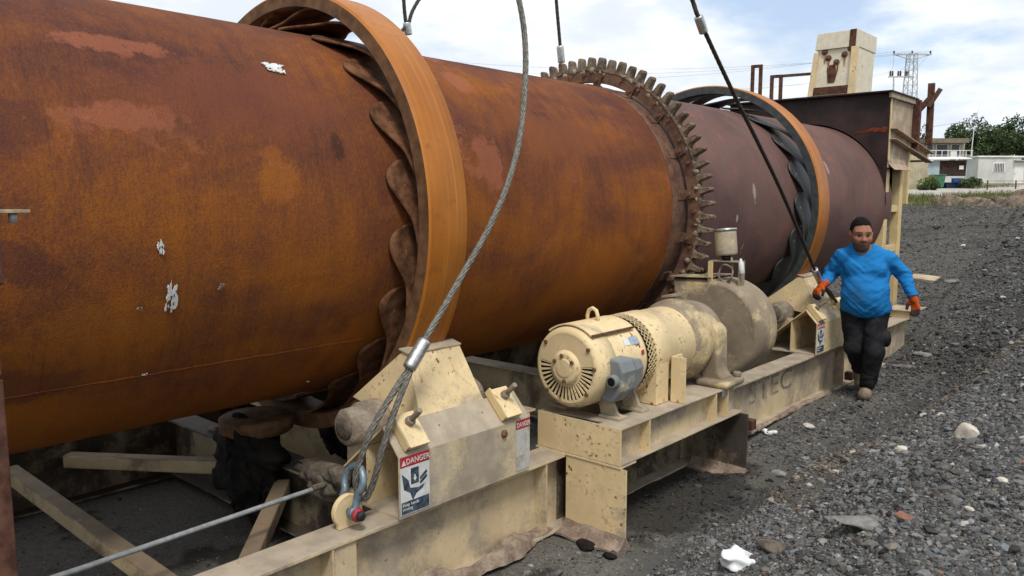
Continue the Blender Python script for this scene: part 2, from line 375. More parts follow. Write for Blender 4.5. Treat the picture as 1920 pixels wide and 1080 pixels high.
# ================================================================== GROUND
def ss(x, a, b): t = np.clip((x-a)/(b-a), 0, 1); return t*t*(3-2*t)
def ground_h(x, y, fine=True):
    x = np.asarray(x, float); y = np.asarray(y, float)
    s = (y-10.6)+1.9*(x+2.75); s = np.where(x < -3.0, (y-11.6)+.35*(x+3.0), s)
    bank = .225*np.log1p(np.exp(np.clip(s*2.2, -30, 30)))/2.2
    far = np.interp(y, [18, 20.5, 24, 33, 52, 70, 110, 400], [1.78, 1.78, 1.60, 1.42, 2.15, 2.95, 3.2, 3.6])
    w = ss(y, 17.5, 20.5); h = bank*(1-w)+np.where(y > 18, far, 0)*w
    h = np.minimum(h, np.where(y < 21, 1.9, 9))
    wind = .07*np.exp(-((x+1.66-.10*(y-5)+.10*np.sin(y*1.7))/.34)**2)*ss(y, 3.6, 5.2)*(1-ss(y, 8.2, 10))   # little windrow left by a wheel
    h = h+wind+.17*ss(x+1.80-.10*(y-5)+.10*np.sin(y*1.7+.4)+.05*np.sin(y*4.1), -.16, .20)*ss(y, 3.2, 4.4)*(1-ss(y, 8.0, 10.5))+.58*ss(x, -2.15, -.45)*(1-ss(y, 9, 12))
    h = h+.34*ss(-np.hypot(x, y+.2), -2.6, -.8)                              # the heap the photographer stands on
    if fine:
        near = ss(-np.hypot(x+3, y-8), -26, -14); out = ss(x, -3.0, -2.3)+.25
        p = np.stack([x, y, 0*x], -1)
        h = h+near*np.clip(out, 0, 1)*(.075*fbm(p*1.3, 3)+.03*fbm(p*5+5, 3)+.085*(.5-np.abs(fbm(np.stack([x*1.9-y*.25, y*.45, 0*x+8], -1), 3))*1.6))+(1-near)*.10*fbm(p*.25, 3)
    return h-.012
def axis_pts(lo, hi, st, far, g=1.22):
    a = list(np.arange(lo, hi+1e-6, st)); d = st; l = [lo]
    while l[-1] > -far: d *= g; l.append(l[-1]-d)
    d = st; r = [a[-1]]
    while r[-1] < far: d *= g; r.append(r[-1]+d)
    return np.array(l[1:][::-1]+a+r[1:])
gx = axis_pts(-7.2, 1.2, .05, 900); gy = axis_pts(.4, 21, .05, 900)
GX, GY = np.meshgrid(gx, gy, indexing='ij'); GZ = ground_h(GX, GY)
def ground_mat():
    q = NT('gravel_ground', .95); sp = q.n('ShaderNodeSeparateXYZ', {0: q.P})
    n = q.noise(q.P, .9, 6, .65); f = q.noise(q.P, 42, 5, .7); v = q.n('ShaderNodeTexVoronoi', {'Vector': q.P, 'Scale': 34.0}).outputs['Color']
    g = q.mix(q.step(n, .35, .65), (.068, .065, .060), (.125, .118, .107)); g = q.mix(.35, g, q.mix(.8, v, (.07, .07, .07)), 'OVERLAY')
    g = q.mix(q.math('MULTIPLY', q.step(q.noise(q.P, 1.7, 5, .6, .5), .57, .7), .5), g, (.085, .06, .043))
    sand = q.mix(q.step(f, .3, .7), (.095, .087, .074), (.165, .15, .126))
    sand = q.mix(q.math('MULTIPLY', q.step(q.noise(q.P, 2.1, 5, .6), .56, .66), .75), sand, (.02, .018, .016))
    edge = q.math('ADD', sp.outputs[0], q.math('MULTIPLY', q.math('SUBTRACT', n, .5), 1.2))
    g = q.mix(q.step(edge, -2.35, -2.0), sand, g)
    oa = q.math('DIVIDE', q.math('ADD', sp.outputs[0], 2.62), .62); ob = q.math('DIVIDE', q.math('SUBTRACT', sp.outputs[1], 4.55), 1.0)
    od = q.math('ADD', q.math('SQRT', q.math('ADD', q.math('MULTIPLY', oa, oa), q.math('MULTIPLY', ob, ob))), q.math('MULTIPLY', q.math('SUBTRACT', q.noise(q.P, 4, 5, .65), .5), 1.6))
    g = q.mix(q.math('MULTIPLY', q.step(od, .95, .6), .7), g, (.014, .012, .011))                # oil spilt under the drive, plus painted shade of the drive base
    dirt = q.mix(q.step(q.noise(q.P, .35, 6, .65), .35, .65), (.16, .125, .085), (.30, .25, .18)); dirt = q.mix(q.step(q.noise(q.P, .8, 5), .5, .6), dirt, (.10, .11, .045))
    yy = q.math('ADD', sp.outputs[1], q.math('MULTIPLY', q.math('SUBTRACT', n, .5), 3.0))
    g = q.mix(q.math('MULTIPLY', q.step(yy, 8.5, 10.5), .35), g, (.045, .043, .041)); q.color(q.mix(q.step(yy, 20.0, 21.5), g, dirt)); q.bump(q.math('ADD', f, q.math('MULTIPLY', n, .5)), .8, .02); return q.m
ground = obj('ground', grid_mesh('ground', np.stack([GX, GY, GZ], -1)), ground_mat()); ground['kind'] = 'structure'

# loose gravel: nobody could count it
def ico():
    t = (1+5**.5)/2; v = np.array([(-1, t, 0), (1, t, 0), (-1, -t, 0), (1, -t, 0), (0, -1, t), (0, 1, t), (0, -1, -t), (0, 1, -t), (t, 0, -1), (t, 0, 1), (-t, 0, -1), (-t, 0, 1)], float)
    f = np.array([(0, 11, 5), (0, 5, 1), (0, 1, 7), (0, 7, 10), (0, 10, 11), (1, 5, 9), (5, 11, 4), (11, 10, 2), (10, 7, 6), (7, 1, 8), (3, 9, 4), (3, 4, 2), (3, 2, 6), (3, 6, 8), (3, 8, 9), (4, 9, 5), (2, 4, 11), (6, 2, 10), (8, 6, 7), (9, 8, 1)])
    return v/np.linalg.norm(v[0]), f
IV, IF = ico()
OV = np.array([(1, 0, 0), (-1, 0, 0), (0, 1, 0), (0, -1, 0), (0, 0, 1), (0, 0, -1)], float); OF = np.array([(0, 2, 4), (2, 1, 4), (1, 3, 4), (3, 0, 4), (2, 0, 5), (1, 2, 5), (3, 1, 5), (0, 3, 5)])
def stones(name, pts, size, col, flat=.65, IV=IV, IF=IF):
    n = len(pts); nv = len(IV); V = IV[None]*(1+rng.uniform(-.30, .30, (n, nv, 1)))
    V = V*np.stack([rng.uniform(.75, 1.3, n), rng.uniform(.75, 1.3, n), rng.uniform(flat-.2, flat+.25, n)], -1)[:, None]
    a = rng.uniform(0, 2*pi, n); c, s_ = np.cos(a), np.sin(a); t = rng.uniform(-.5, .5, n)
    V = np.stack([V[..., 0], V[..., 1]*np.cos(t)[:, None]-V[..., 2]*np.sin(t)[:, None], V[..., 1]*np.sin(t)[:, None]+V[..., 2]*np.cos(t)[:, None]], -1)
    V = np.stack([V[..., 0]*c[:, None]-V[..., 1]*s_[:, None], V[..., 0]*s_[:, None]+V[..., 1]*c[:, None], V[..., 2]], -1)
    V = V*size[:, None, None]+pts[:, None]; F = (IF[None]+nv*np.arange(n)[:, None, None]).reshape(-1, 3)
    me = raw_mesh(name, V.reshape(-1, 3), F, False); vcol(me, 'Col', np.repeat(col, nv, 0)); return me
def gravel_points(n, xr, yr, dens):
    x = rng.uniform(*xr, n); y = rng.uniform(*yr, n); k = rng.random(n) < dens(x, y); return x[k], y[k]
def in_view(x, y, m=.05):
    d = -x*math.sin(YAW)+y*math.cos(YAW); u = x*math.cos(YAW)+y*math.sin(YAW); return (u/np.maximum(d, .1) < .655+m) & (d > 2.2)
gxs, gys = [], []
x, y = gravel_points(500000, (-2.75, .3), (2.5, 9.2), lambda x, y: in_view(x, y)*np.clip(.12+.28*ss(y, 5, 6.2)+.9*ss(x-.1*fbm(np.stack([x*2, y*2, 0*x], -1), 2)*4, -2.25+.25*(1-ss(y, 4.5, 6.5)), -1.75), 0, 1)*(.42+.58*(fbm(np.stack([x*1.3, y*1.3, 0*x+3], -1), 3) > -.12)))
gxs.append(x); gys.append(y)
x, y = gravel_points(110000, (-6.2, -.8), (9.2, 20.6), lambda x, y: in_view(x, y)*1.0*((x > -3.3) | (y > 11.0))); gxs.append(x); gys.append(y)
x, y = gravel_points(34000, (-5.4, -2.6), (1.0, 8), lambda x, y: .3+0*x); gxs.append(x); gys.append(y)
x = np.concatenate(gxs); y = np.concatenate(gys); nst = len(x)
size = np.clip(np.exp(rng.normal(math.log(.0046), .58, nst)), .0022, .032)*np.where(y > 9.2, 1.9, 1.0)*np.where(x < -2.7, .7, 1)
shade = np.clip(rng.normal(.108, .046, nst), .03, .26)*np.where(y > 9.5, .85, 1); tint = rng.normal(0, .05, (nst, 1))*np.array([[1, 0, -1]])
lightv = 1+.45*fbm(np.stack([x*.9, y*.6, 0*x+31], -1), 3)
patch = fbm(np.stack([x*1.1, y*1.1, 0*x+9], -1), 3)
colr = (shade*lightv)[:, None]*(1+tint)*np.array([[1.03, 1, .95]])
brown = ((np.abs(x+1.72-.10*(y-5)) < .22+.25*patch) & (y > 4.3) & (y < 9))[:, None]; brown = brown & (rng.random(nst) < .6)[:, None]; colr = np.where(brown, colr*np.array([[1.0, .84, .68]]), colr)
oil = ((x+2.62)/.62)**2+((y-4.55)/1.0)**2+.5*patch < .75; colr[oil] = colr[oil]*.35  # stones darkened for the oil and the painted shade alike
pale = rng.random(nst) < .022; pale &= ~oil; colr[pale] = rng.uniform(.22, .42, pale.sum())[:, None]*np.array([[1, .95, .85]])  # the oil mask also covers the painted shade of the drive base
red = rng.random(nst) < .002; colr[red] = np.array([.26, .12, .07])
gz = ground_h(x, y)+size*.12
big_ = size > .011; pp = np.stack([x, y, gz], -1); M['gravel'] = vcol_mat('gravel_stone', 'Col', .9, .25, 70)
fs_ = obj('fine_gravel', stones('fine_gravel', pp[~big_], size[~big_], colr[~big_], .65, OV, OF), 'gravel'); tag(fs_, 'fine dark grey grit lying between the larger crushed stones', 'grit', kind='stuff')
gs = obj('gravel', stones('gravel', pp[big_], size[big_], colr[big_]), 'gravel'); gs['kind'] = 'stuff'; print('STONES', (~big_).sum(), big_.sum())
tag(gs, 'dark grey loose gravel and crushed stone strewn over the ground', 'gravel', kind='stuff')

# ================================================================== DRUM
drum = thing('rotary_drum', (X0, 2.8, Z0-1.304), 'huge rusty steel rotary drum with two riding rings and a toothed ring', 'drum')
def shell(name, y0, y1, r, mat, seg=160, ny=40):
    th = np.linspace(0, 2*pi, seg, endpoint=False); ys = np.linspace(y0, y1, ny); T, Y = np.meshgrid(th, ys, indexing='ij')
    w = r+.0035*fbm(np.stack([np.cos(T)*2, Y*1.2, np.sin(T)*2], -1), 3); V = np.stack([X0+w*np.cos(T), Y, Z0+w*np.sin(T)], -1)
    return obj(name, grid_mesh(name, V, True, True), mat, drum)
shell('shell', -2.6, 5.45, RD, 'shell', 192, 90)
shell('shell', 5.60, 11.0, RD-.002, 'shell2', 192, 50)
def ring_part(name, y0, y1, r0, r1, mat, parent=drum, n=192, bev=.006, side=None):
    pr_ = [(y0+bev, r1), (y1-bev, r1), (y1, r1-bev), (y1, r0), (y0, r0), (y0, r1-bev), (y0+bev, r1)]
    th = np.linspace(0, 2*pi, n, endpoint=False); V = np.stack([np.stack([X0+r*np.cos(th), 0*th+yy, Z0+r*np.sin(th)], -1) for yy, r in pr_], 1)
    o = obj(name, grid_mesh(name, V, False, True), mat, parent)
    if side:
        o.data.materials.append(M[side]); mi = np.zeros(len(o.data.polygons), np.int32).reshape(n, -1); mi[:, [2, 3, 4]] = 1; o.data.polygons.foreach_set('material_index', mi.ravel())
    sm = np.zeros((n, 6), bool); sm[:, 0] = True; sm[:, 3] = True; o.data.polygons.foreach_set('use_smooth', sm.ravel()); return o
ring_part('shell_band', 5.42, 5.63, RD-.01, RD+.006, 'gear', bev=.003)
m = MB()                                                     # longitudinal weld bead low on the shell
for k in range(2):
    pass
a = R_(-37); pts = [(X0+(RD+.001)*math.cos(a), yy, Z0+(RD+.001)*math.sin(a)) for yy in np.linspace(-1, 2.62, 60)]
m.tube([(p[0]+random.uniform(-.001, .001), p[1], p[2]+random.uniform(-.002, .002)) for p in pts], .0042, 6); m.build('weld_seam', 'shell', drum)
RT, WT = 1.304, .27
def leaf_mesh(name):
    ns, nw = 26, 9; T = []
    for i in range(ns+1):
        s = i/ns; hw = .212*math.sqrt(max(0, 1-(1-min(1, s/.20))**2)) if s < .20 else .212-(.212-.115)*float(ss(s, .20, .58))
        hw = max(hw, .004); a = R_(8-33*s); r = RD+.011+.148*float(ss(s, .10, 1.10))/float(ss(1.0, .10, 1.10))
        row = []
        for j in range(nw+1):
            w = -1+2*j/nw; row.append((r, a, w*hw+.012*s))
        T.append(row)
    m = MB(); top = []; vs = []
    for lay in (.007, -.007):
        for row in T:
            for r, a, w in row: vs.append(((r+lay)*math.cos(a), w, (r+lay)*math.sin(a)))
    N = (ns+1)*(nw+1); fs = []; g = lambda i, j: i*(nw+1)+j
    for i in range(ns):
        for j in range(nw):
            fs.append((g(i, j), g(i, j+1), g(i+1, j+1), g(i+1, j))); fs.append((N+g(i, j), N+g(i+1, j), N+g(i+1, j+1), N+g(i, j+1)))
    for i in range(ns):
        fs.append((g(i, 0), g(i+1, 0), N+g(i+1, 0), N+g(i, 0))); fs.append((g(i, nw), N+g(i, nw), N+g(i+1, nw), g(i+1, nw)))
    for j in range(nw): fs.append((g(0, j), N+g(0, j), N+g(0, j+1), g(0, j+1)))
    m.add(vs, fs, True); return m.mesh(name)
def slot_mesh():
    m = MB(); a = R_(-1.5); r = RD+.025
    m.sphere((r*math.cos(a), -.105, r*math.sin(a)), (.007, .016, .032), 10, 6); return m.mesh('plug_weld')
weldm = slot_mesh()
for yc, mat, wm_, side, ph, lm in ((2.663+WT/2, 'leaf', 'rustbolt', 'ring_side', 13.5-4, 'spring_plate'), (7.855+WT/2, 'leaf2', 'galv', 'ring_side2', 5-4, 'spring_plate')):
    ring = ring_part('riding_ring', yc-WT/2, yc+WT/2, RT-.085, RT, 'ring', side=side, bev=.012)
    if yc < 5: ring['label'] = 'bright orange rusty riding ring with scratched tread'
    else: ring['label'] = 'riding ring with orange tread and grey-green side'
    lme = leaf_mesh('spring_plate'); lme.materials.append(M[mat]); wme = weldm.copy(); wme.materials.append(M[wm_])
    for k in range(20):
        o = bpy.data.objects.new('spring_plate', lme); COL.objects.link(o); o.parent = drum
        o.location = Vector((X0, yc, Z0))-drum.location; o.rotation_euler = (0, -R_(ph+18*k), 0)
        w = bpy.data.objects.new('plug_weld', wme); COL.objects.link(w); w.parent = o
# toothed ring
YG = 5.64
gear = ring_part('toothed_ring', YG-.035, YG+.035, 1.100, 1.200, 'gear', bev=.004)
def tooth_mesh():
    P = [(-.054, 1.195), (-.044, 1.199), (-.031, 1.209), (-.024, 1.235), (-.020, 1.268), (-.0165, 1.292), (-.008, 1.306), (.008, 1.306), (.0165, 1.292), (.020, 1.268), (.024, 1.235), (.031, 1.209), (.044, 1.199), (.054, 1.195)]
    m = MB(); n = len(P); lay = [(-.040, .85), (-.031, 1), (.034, 1), (.044, .85)]; vs = []
    for yy, k in lay:
        for t, r in P:
            rr = 1.195+(r-1.195)*(1 if k == 1 else .96); vs.append((rr, yy, t*(k if r > 1.2 else 1)))
    fs = [tuple(range(n)), tuple(range(3*n, 4*n))[::-1]]
    for l in range(3): fs += [(l*n+i, l*n+n+i, l*n+n+(i+1) % n, l*n+(i+1) % n) for i in range(n)]
    m.add(vs, fs); return m.mesh('tooth')
tm = tooth_mesh(); tm.materials.append(M['tooth'])
bm_ = MB().cyl((1.16, -.05, 0), (1.16, -.03, 0), .014, None, 6).mesh('bolt'); bm_.materials.append(M['rustbolt'])
for k in range(75):
    o = bpy.data.objects.new('tooth', tm); COL.objects.link(o); o.parent = gear
    o.location = (X0, YG, Z0); o.rotation_euler = (0, -R_(-1.8+4.8*k), 0); o.scale = (1+random.uniform(-.004, .004), random.uniform(.96, 1.04), random.uniform(.95, 1.05))
    if k % 2 == 0:
        b = bpy.data.objects.new('bolt', bm_); COL.objects.link(b); b.parent = gear; b.location = (X0, YG, Z0); b.rotation_euler = (0, -R_(-1.8+4.8*k+2), 0)
m = MB(); m.box(RD-.004, RD+.012, -.14, -.02, -.04, .04); m.box(RD+.0, 1.165, -.055, -.037, -.035, .035); m.cyl((RD+.055, -.07, 0), (RD+.055, -.03, 0), .016, None, 6)
tabm = m.mesh('mounting_tab'); tabm.materials.append(M['gear'])
for k in range(20):
    o = bpy.data.objects.new('mounting_tab', tabm); COL.objects.link(o); o.parent = drum; o.location = Vector((X0, YG, Z0))-drum.location; o.rotation_euler = (0, -R_(7+18*k), 0)
# caked dirt in the tooth gaps
m = MB()
for k in range(75):
    for _ in range(2):
        a = R_(-1.8+4.8*k+2.4+random.uniform(-1.4, 1.4)); r = random.uniform(1.17, 1.205)
        m.sphere((X0+r*math.cos(a), YG-.03+random.uniform(-.01, .03), Z0+r*math.sin(a)), (random.uniform(.012, .03), random.uniform(.01, .02), random.uniform(.012, .03)), 7, 5)
o = m.build('caked_dirt', 'mud', drum); o['kind'] = 'stuff'
# torn white scraps stuck on the shell
def scrap(yc, tc, ly, lt, n, mat='label_white', seed=1):
    rr = random.Random(seed); m = MB(); n *= 5
    for i in range(n):
        y0 = yc+rr.uniform(-1, 1)*ly*.6; t0 = R_(tc)+rr.uniform(-1, 1)*lt*.5/RD; k = 9; vs = []; a0 = rr.uniform(0, 6)
        ry = ly*rr.uniform(.06, .26); rt = lt*rr.uniform(.06, .26)
        for lay in (.0015, .006):
            for j in range(k):
                q = 2*pi*j/k; f = rr.uniform(.25, 1.25); yy = y0+ry*f*math.cos(q); tt = t0+rt*f*math.sin(q)/RD; r = RD+.004+lay
                vs.append((X0+r*math.cos(tt), yy, Z0+r*math.sin(tt)))
        m.add(vs, [tuple(range(k)), tuple(range(k, 2*k))]+[(j, (j+1) % k, k+(j+1) % k, k+j) for j in range(k)])
    return m.build('paper_scrap', mat, drum)
scrap(2.14, 43, .075, .055, 9, seed=3); scrap(1.467, -16, .035, .10, 6, seed=4); scrap(1.416, -4.6, .02, .055, 3, seed=5); scrap(1.68, -14.5, .025, .025, 3, 'mud', seed=6)
scrap(1.34, -18, .02, .015, 2, 'mud', seed=8); scrap(1.41, -36.4, .016, .01, 2, seed=9); scrap(2.38, -55, .014, .012, 2, seed=10)

# ================================================================== FRAME
XB = -2.8                                   # outer flange edge of the beam on the camera side
frame = thing('machine_frame', (X0, 5.5, 0), 'long welded skid frame of dusty cream I-beams under the drum', 'frame')
def ibeam_y(xc, y0, y1, z0, z1, w, parent, mat, tf=.018, tw=.012):
    MB().box(xc-w/2, xc+w/2, y0, y1, z1-tf, z1).build('top_flange', mat, parent, .003)
    MB().box(xc-w/2, xc+w/2, y0, y1, z0, z0+tf).build('bottom_flange', mat, parent, .003)
    MB().box(xc-tw/2, xc+tw/2, y0+.001, y1-.001, z0+tf, z1-tf).build('web', mat, parent)
ZT = .465
ibeam_y(XB-.1, .2, 10.95, 0, ZT, .2, frame, 'beam')
ibeam_y(2*X0-XB+.1, .2, 10.95, 0, ZT, .2, frame, 'dirt_shade')
for yy in (1.95, 3.45, 5.75, 8.42, 9.6):
    MB().box(XB-.093, XB-.004, yy, yy+.012, .018, ZT-.018).build('stiffener', 'beam', frame)
MB().box(XB-.0935, XB-.012, 1.97, 2.09, .02, ZT-.02).build('web_plate', 'beam', frame, .003)
for yy in (6.05, 8.45):                                         # dark angle cleats on the far part of the beam
    MB().box(XB-.003, XB+.075, yy, yy+.085, .07, .155).build('cleat', 'darkrust', frame, .004)
def ibeam_x(y0, y1, x0, x1, z0, z1, mat, tf=.016):
    MB().box(x0, x1, y0, y1, z1-tf, z1).build('cross_beam_flange', mat, frame, .003)
    MB().box(x0, x1, y0, y1, z0, z0+tf).build('cross_beam_flange', mat, frame, .003)
    MB().box(x0, x1, (y0+y1)/2-.006, (y0+y1)/2+.006, z0+tf, z1-tf).build('cross_beam_web', mat, frame)
for yc in (2.49, 3.12, 5.3, 7.72, 8.34, 10.5): ibeam_x(yc-.09, yc+.09, 2*X0-XB+.201, XB-.201, .055, .452, 'brace' if yc != 2.49 else 'dirt_shade')
# deep cross member behind the motor
MB().box(-4.6, XB-.201, 3.52, 3.532, .452, .70).build('cross_member_plate', 'cream', frame); MB().box(-4.6, XB-.21, 3.47, 3.60, .70, .714).build('cross_member_flange', 'beam', frame, .003)
for a, b in (((-5.36, 1.74, .33), (-4.42, 2.40, .33)), ((-5.36, 1.42, .33), (-3.02, 1.43, .31)), ((-3.92, 2.40, .33), (-3.02, 1.62, .33)), ((-5.36, .9, .33), (-4.42, .3, .33))):
    MB().bar(a, b, .085, .085).build('brace', 'brace', frame, .008)
# outrigger that carries the drive
XS = -2.41; Y0, Y1 = 3.63, 5.17; Z1, Z2 = .475, .695
sub = MB().box(-3.02, XS, Y0, Y0+.012, Z1, Z2).build('drive_base_end', 'cream', frame, .002)
MB().box(XS-.075, XS-.066, Y0+.012, Y1, Z1+.012, Z2-.012).build('drive_base_web', 'beam', frame)
MB().box(XS-.16, XS, Y0+.0125, Y1, Z2-.012, Z2-.001).build('drive_base_top', 'cream_dusty', frame, .002)
MB().box(XS-.12, XS+.004, Y0+.0125, Y1, Z1, Z1+.012).build('drive_base_bottom', 'beam', frame, .002)
MB().box(-3.02, -2.88, Y0+.0125, Y1, Z2-.012, Z2-.001).build('drive_base_top', 'cream_dusty', frame, .002)
MB().box(-3.02, -3.01, Y0+.0125, Y1, Z1+.001, Z2-.012).build('drive_base_web', 'beam', frame)
MB().box(-2.8795, XS-.1605, 3.69, 3.80, Z2-.012, Z2-.001).build('drive_base_top', 'cream_dusty', frame, .002)
MB().box(-2.8795, XS-.1605, 4.02, 5.16, Z2-.012, Z2-.001).build('drive_base_top', 'cream_dusty', frame, .002)
for yy in (3.94, 4.78, 4.95): MB().box(XS-.065, XS-.002, yy, yy+.012, Z1+.0125, Z2-.0125).build('stiffener', 'cream', frame)
MB().box(-3.03, XS+.006, Y0-.006, Y0+.16, Z1-.014, Z1-.002).build('seat_plate', 'cream', frame, .002)
def post(yy, mat):
    p = [(XB+.002, .03), (XS+.04, .03), (XS+.04, Z1-.015), (XB+.002, Z1-.015)]
    MB().prism(p, 'y', yy, yy+.014).build('support_post', mat, frame, .002)
    m = MB()                                                    # flared foot
    n = 14; vs = []
    for i in range(n+1):
        t = i/n; x = XB+.002+t*(XS+.04-XB); z = .03
        for (dy, dz) in ((0, .07), (-.02, .045), (-.05, .02), (-.10, .008), (-.10, -.006), (.06, -.006)): vs.append((x, yy+dy+.006*math.sin(9*t), dz+.004*math.sin(17*t)))
    fs = [(i*6+k, i*6+(k+1) % 6, (i+1)*6+(k+1) % 6, (i+1)*6+k) for i in range(n) for k in range(6)]+[tuple(range(6))[::-1], tuple(n*6+k for k in range(6))]
    m.add(vs, fs); m.build('post_foot', 'mud_reddish', frame)
    MB().box(XB+.003, XB+.015, yy+.0145, yy+.30, .03, Z1-.015).build('post_web', mat, frame)
post(3.63, 'cream'); post(5.185, 'dirt_shade')
MB().box(XB-.0925, XB-.089, 3.66, 5.17, .02, ZT-.02).build('shade_plate', 'dirt_shade', frame)  # thin dark plate added to paint the beam web's shade under the drive
# pad eyes
def pad_eye(x, y):
    prof = [(y+.080*math.cos(a), .545+.080*math.sin(a)) for a in np.linspace(-.75, pi+.75, 24)]+[(y-.055, ZT+.001), (y+.055, ZT+.001)]
    return MB().prism(prof, 'x', x-.014, x+.014).build('pad_eye', 'cream_clean', frame, .004)
EYES = [(-2.92, 2.12), (-2.92, 8.62), (2*X0+2.92, 2.12), (2*X0+2.92, 8.62)]
for e in EYES: pad_eye(*e)
# mud caked along the bottom flange and foot of the beam
def mud_strip(x, y0, y1, w, h, seed, mat='mud_reddish', name='caked_mud'):
    n = int((y1-y0)/.018); ys = np.linspace(y0, y1, n); k = 12; A = np.linspace(0, pi, k)
    Y, T = np.meshgrid(ys, A, indexing='ij'); q = np.stack([Y*3.5, T*.6, 0*Y+seed], -1); g = np.clip(.55+.75*fbm(q, 4), .05, 1.3)
    g = g*np.minimum(1, np.minimum(Y-y0, y1-Y)/.12+.02); f2 = fbm(np.stack([Y*22, T*3, 0*Y+seed], -1), 3)
    V = np.stack([x+w*g*np.cos(T)+.012*f2, Y, .002+h*g*np.sin(T)*(1+.25*f2)], -1)
    o = obj(name, grid_mesh(name, V), mat, frame); o['kind'] = 'stuff'; return o
mud_strip(XB-.035, 1.0, 3.6, .10, .13, 3); mud_strip(XB-.02, 5.3, 8.5, .05, .07, 5); mud_strip(2*X0-XB-.05, 1, 9, .06, .06, 6)
for z, x0, x1, y, s in ((.47, -4.95, -4.0, 2.49, 1), (.47, -3.9, -3.1, 2.49, 2), (.72, -4.5, -3.2, 3.53, 3)):
    n = 50; xs = np.linspace(x0, x1, n); A = np.linspace(0, pi, 10); Xg, T = np.meshgrid(xs, A, indexing='ij'); g = np.clip(.5+.9*fbm(np.stack([Xg*4, T*.5, 0*Xg+s], -1), 3), .05, 1.3)*np.minimum(1, np.minimum(Xg-x0, x1-Xg)/.1+.02)
    V = np.stack([Xg, y+.075*np.cos(T)*np.minimum(1, g*1.8), z-.012+.06*g*np.sin(T)+.008*fbm(np.stack([Xg*25, T*3, 0*Xg], -1), 3)], -1)
    o = obj('caked_mud', grid_mesh('caked_mud', V), 'mud_dark', frame); o['kind'] = 'stuff'
# lettering on the beam web
def text_mesh(body, size, ext=.0006):
    c = bpy.data.curves.new('t', 'FONT'); c.body = body; c.size = size; c.extrude = ext; c.resolution_u = 3
    o = bpy.data.objects.new('t', c); COL.objects.link(o); bpy.context.view_layer.update()
    me = bpy.data.meshes.new_from_object(o.evaluated_get(bpy.context.evaluated_depsgraph_get())); bpy.data.objects.remove(o); bpy.data.curves.remove(c); me.materials.clear(); return me
TXF = Matrix(((0, 0, 1), (1, 0, 0), (0, 1, 0)))               # reads along +Y, upright, facing +X
def letters(body, size, x, y, z, mat, parent, name='lettering', sx=1):
    me = text_mesh(body, size); me.transform(Matrix.Diagonal((sx, 1, 1, 1))); me.transform(TXF.to_4x4()); me.transform(Matrix.Translation((x, y, z)))
    return obj(name, me, mat, parent)
lt = letters('STE', .27, XB-.0925, 6.32, .20, 'letter_faint', frame, sx=1.55); letters('C', .27, XB-.0925, max(v.co.y for v in lt.data.vertices)+.02, .20, 'letter', frame, sx=1.55)

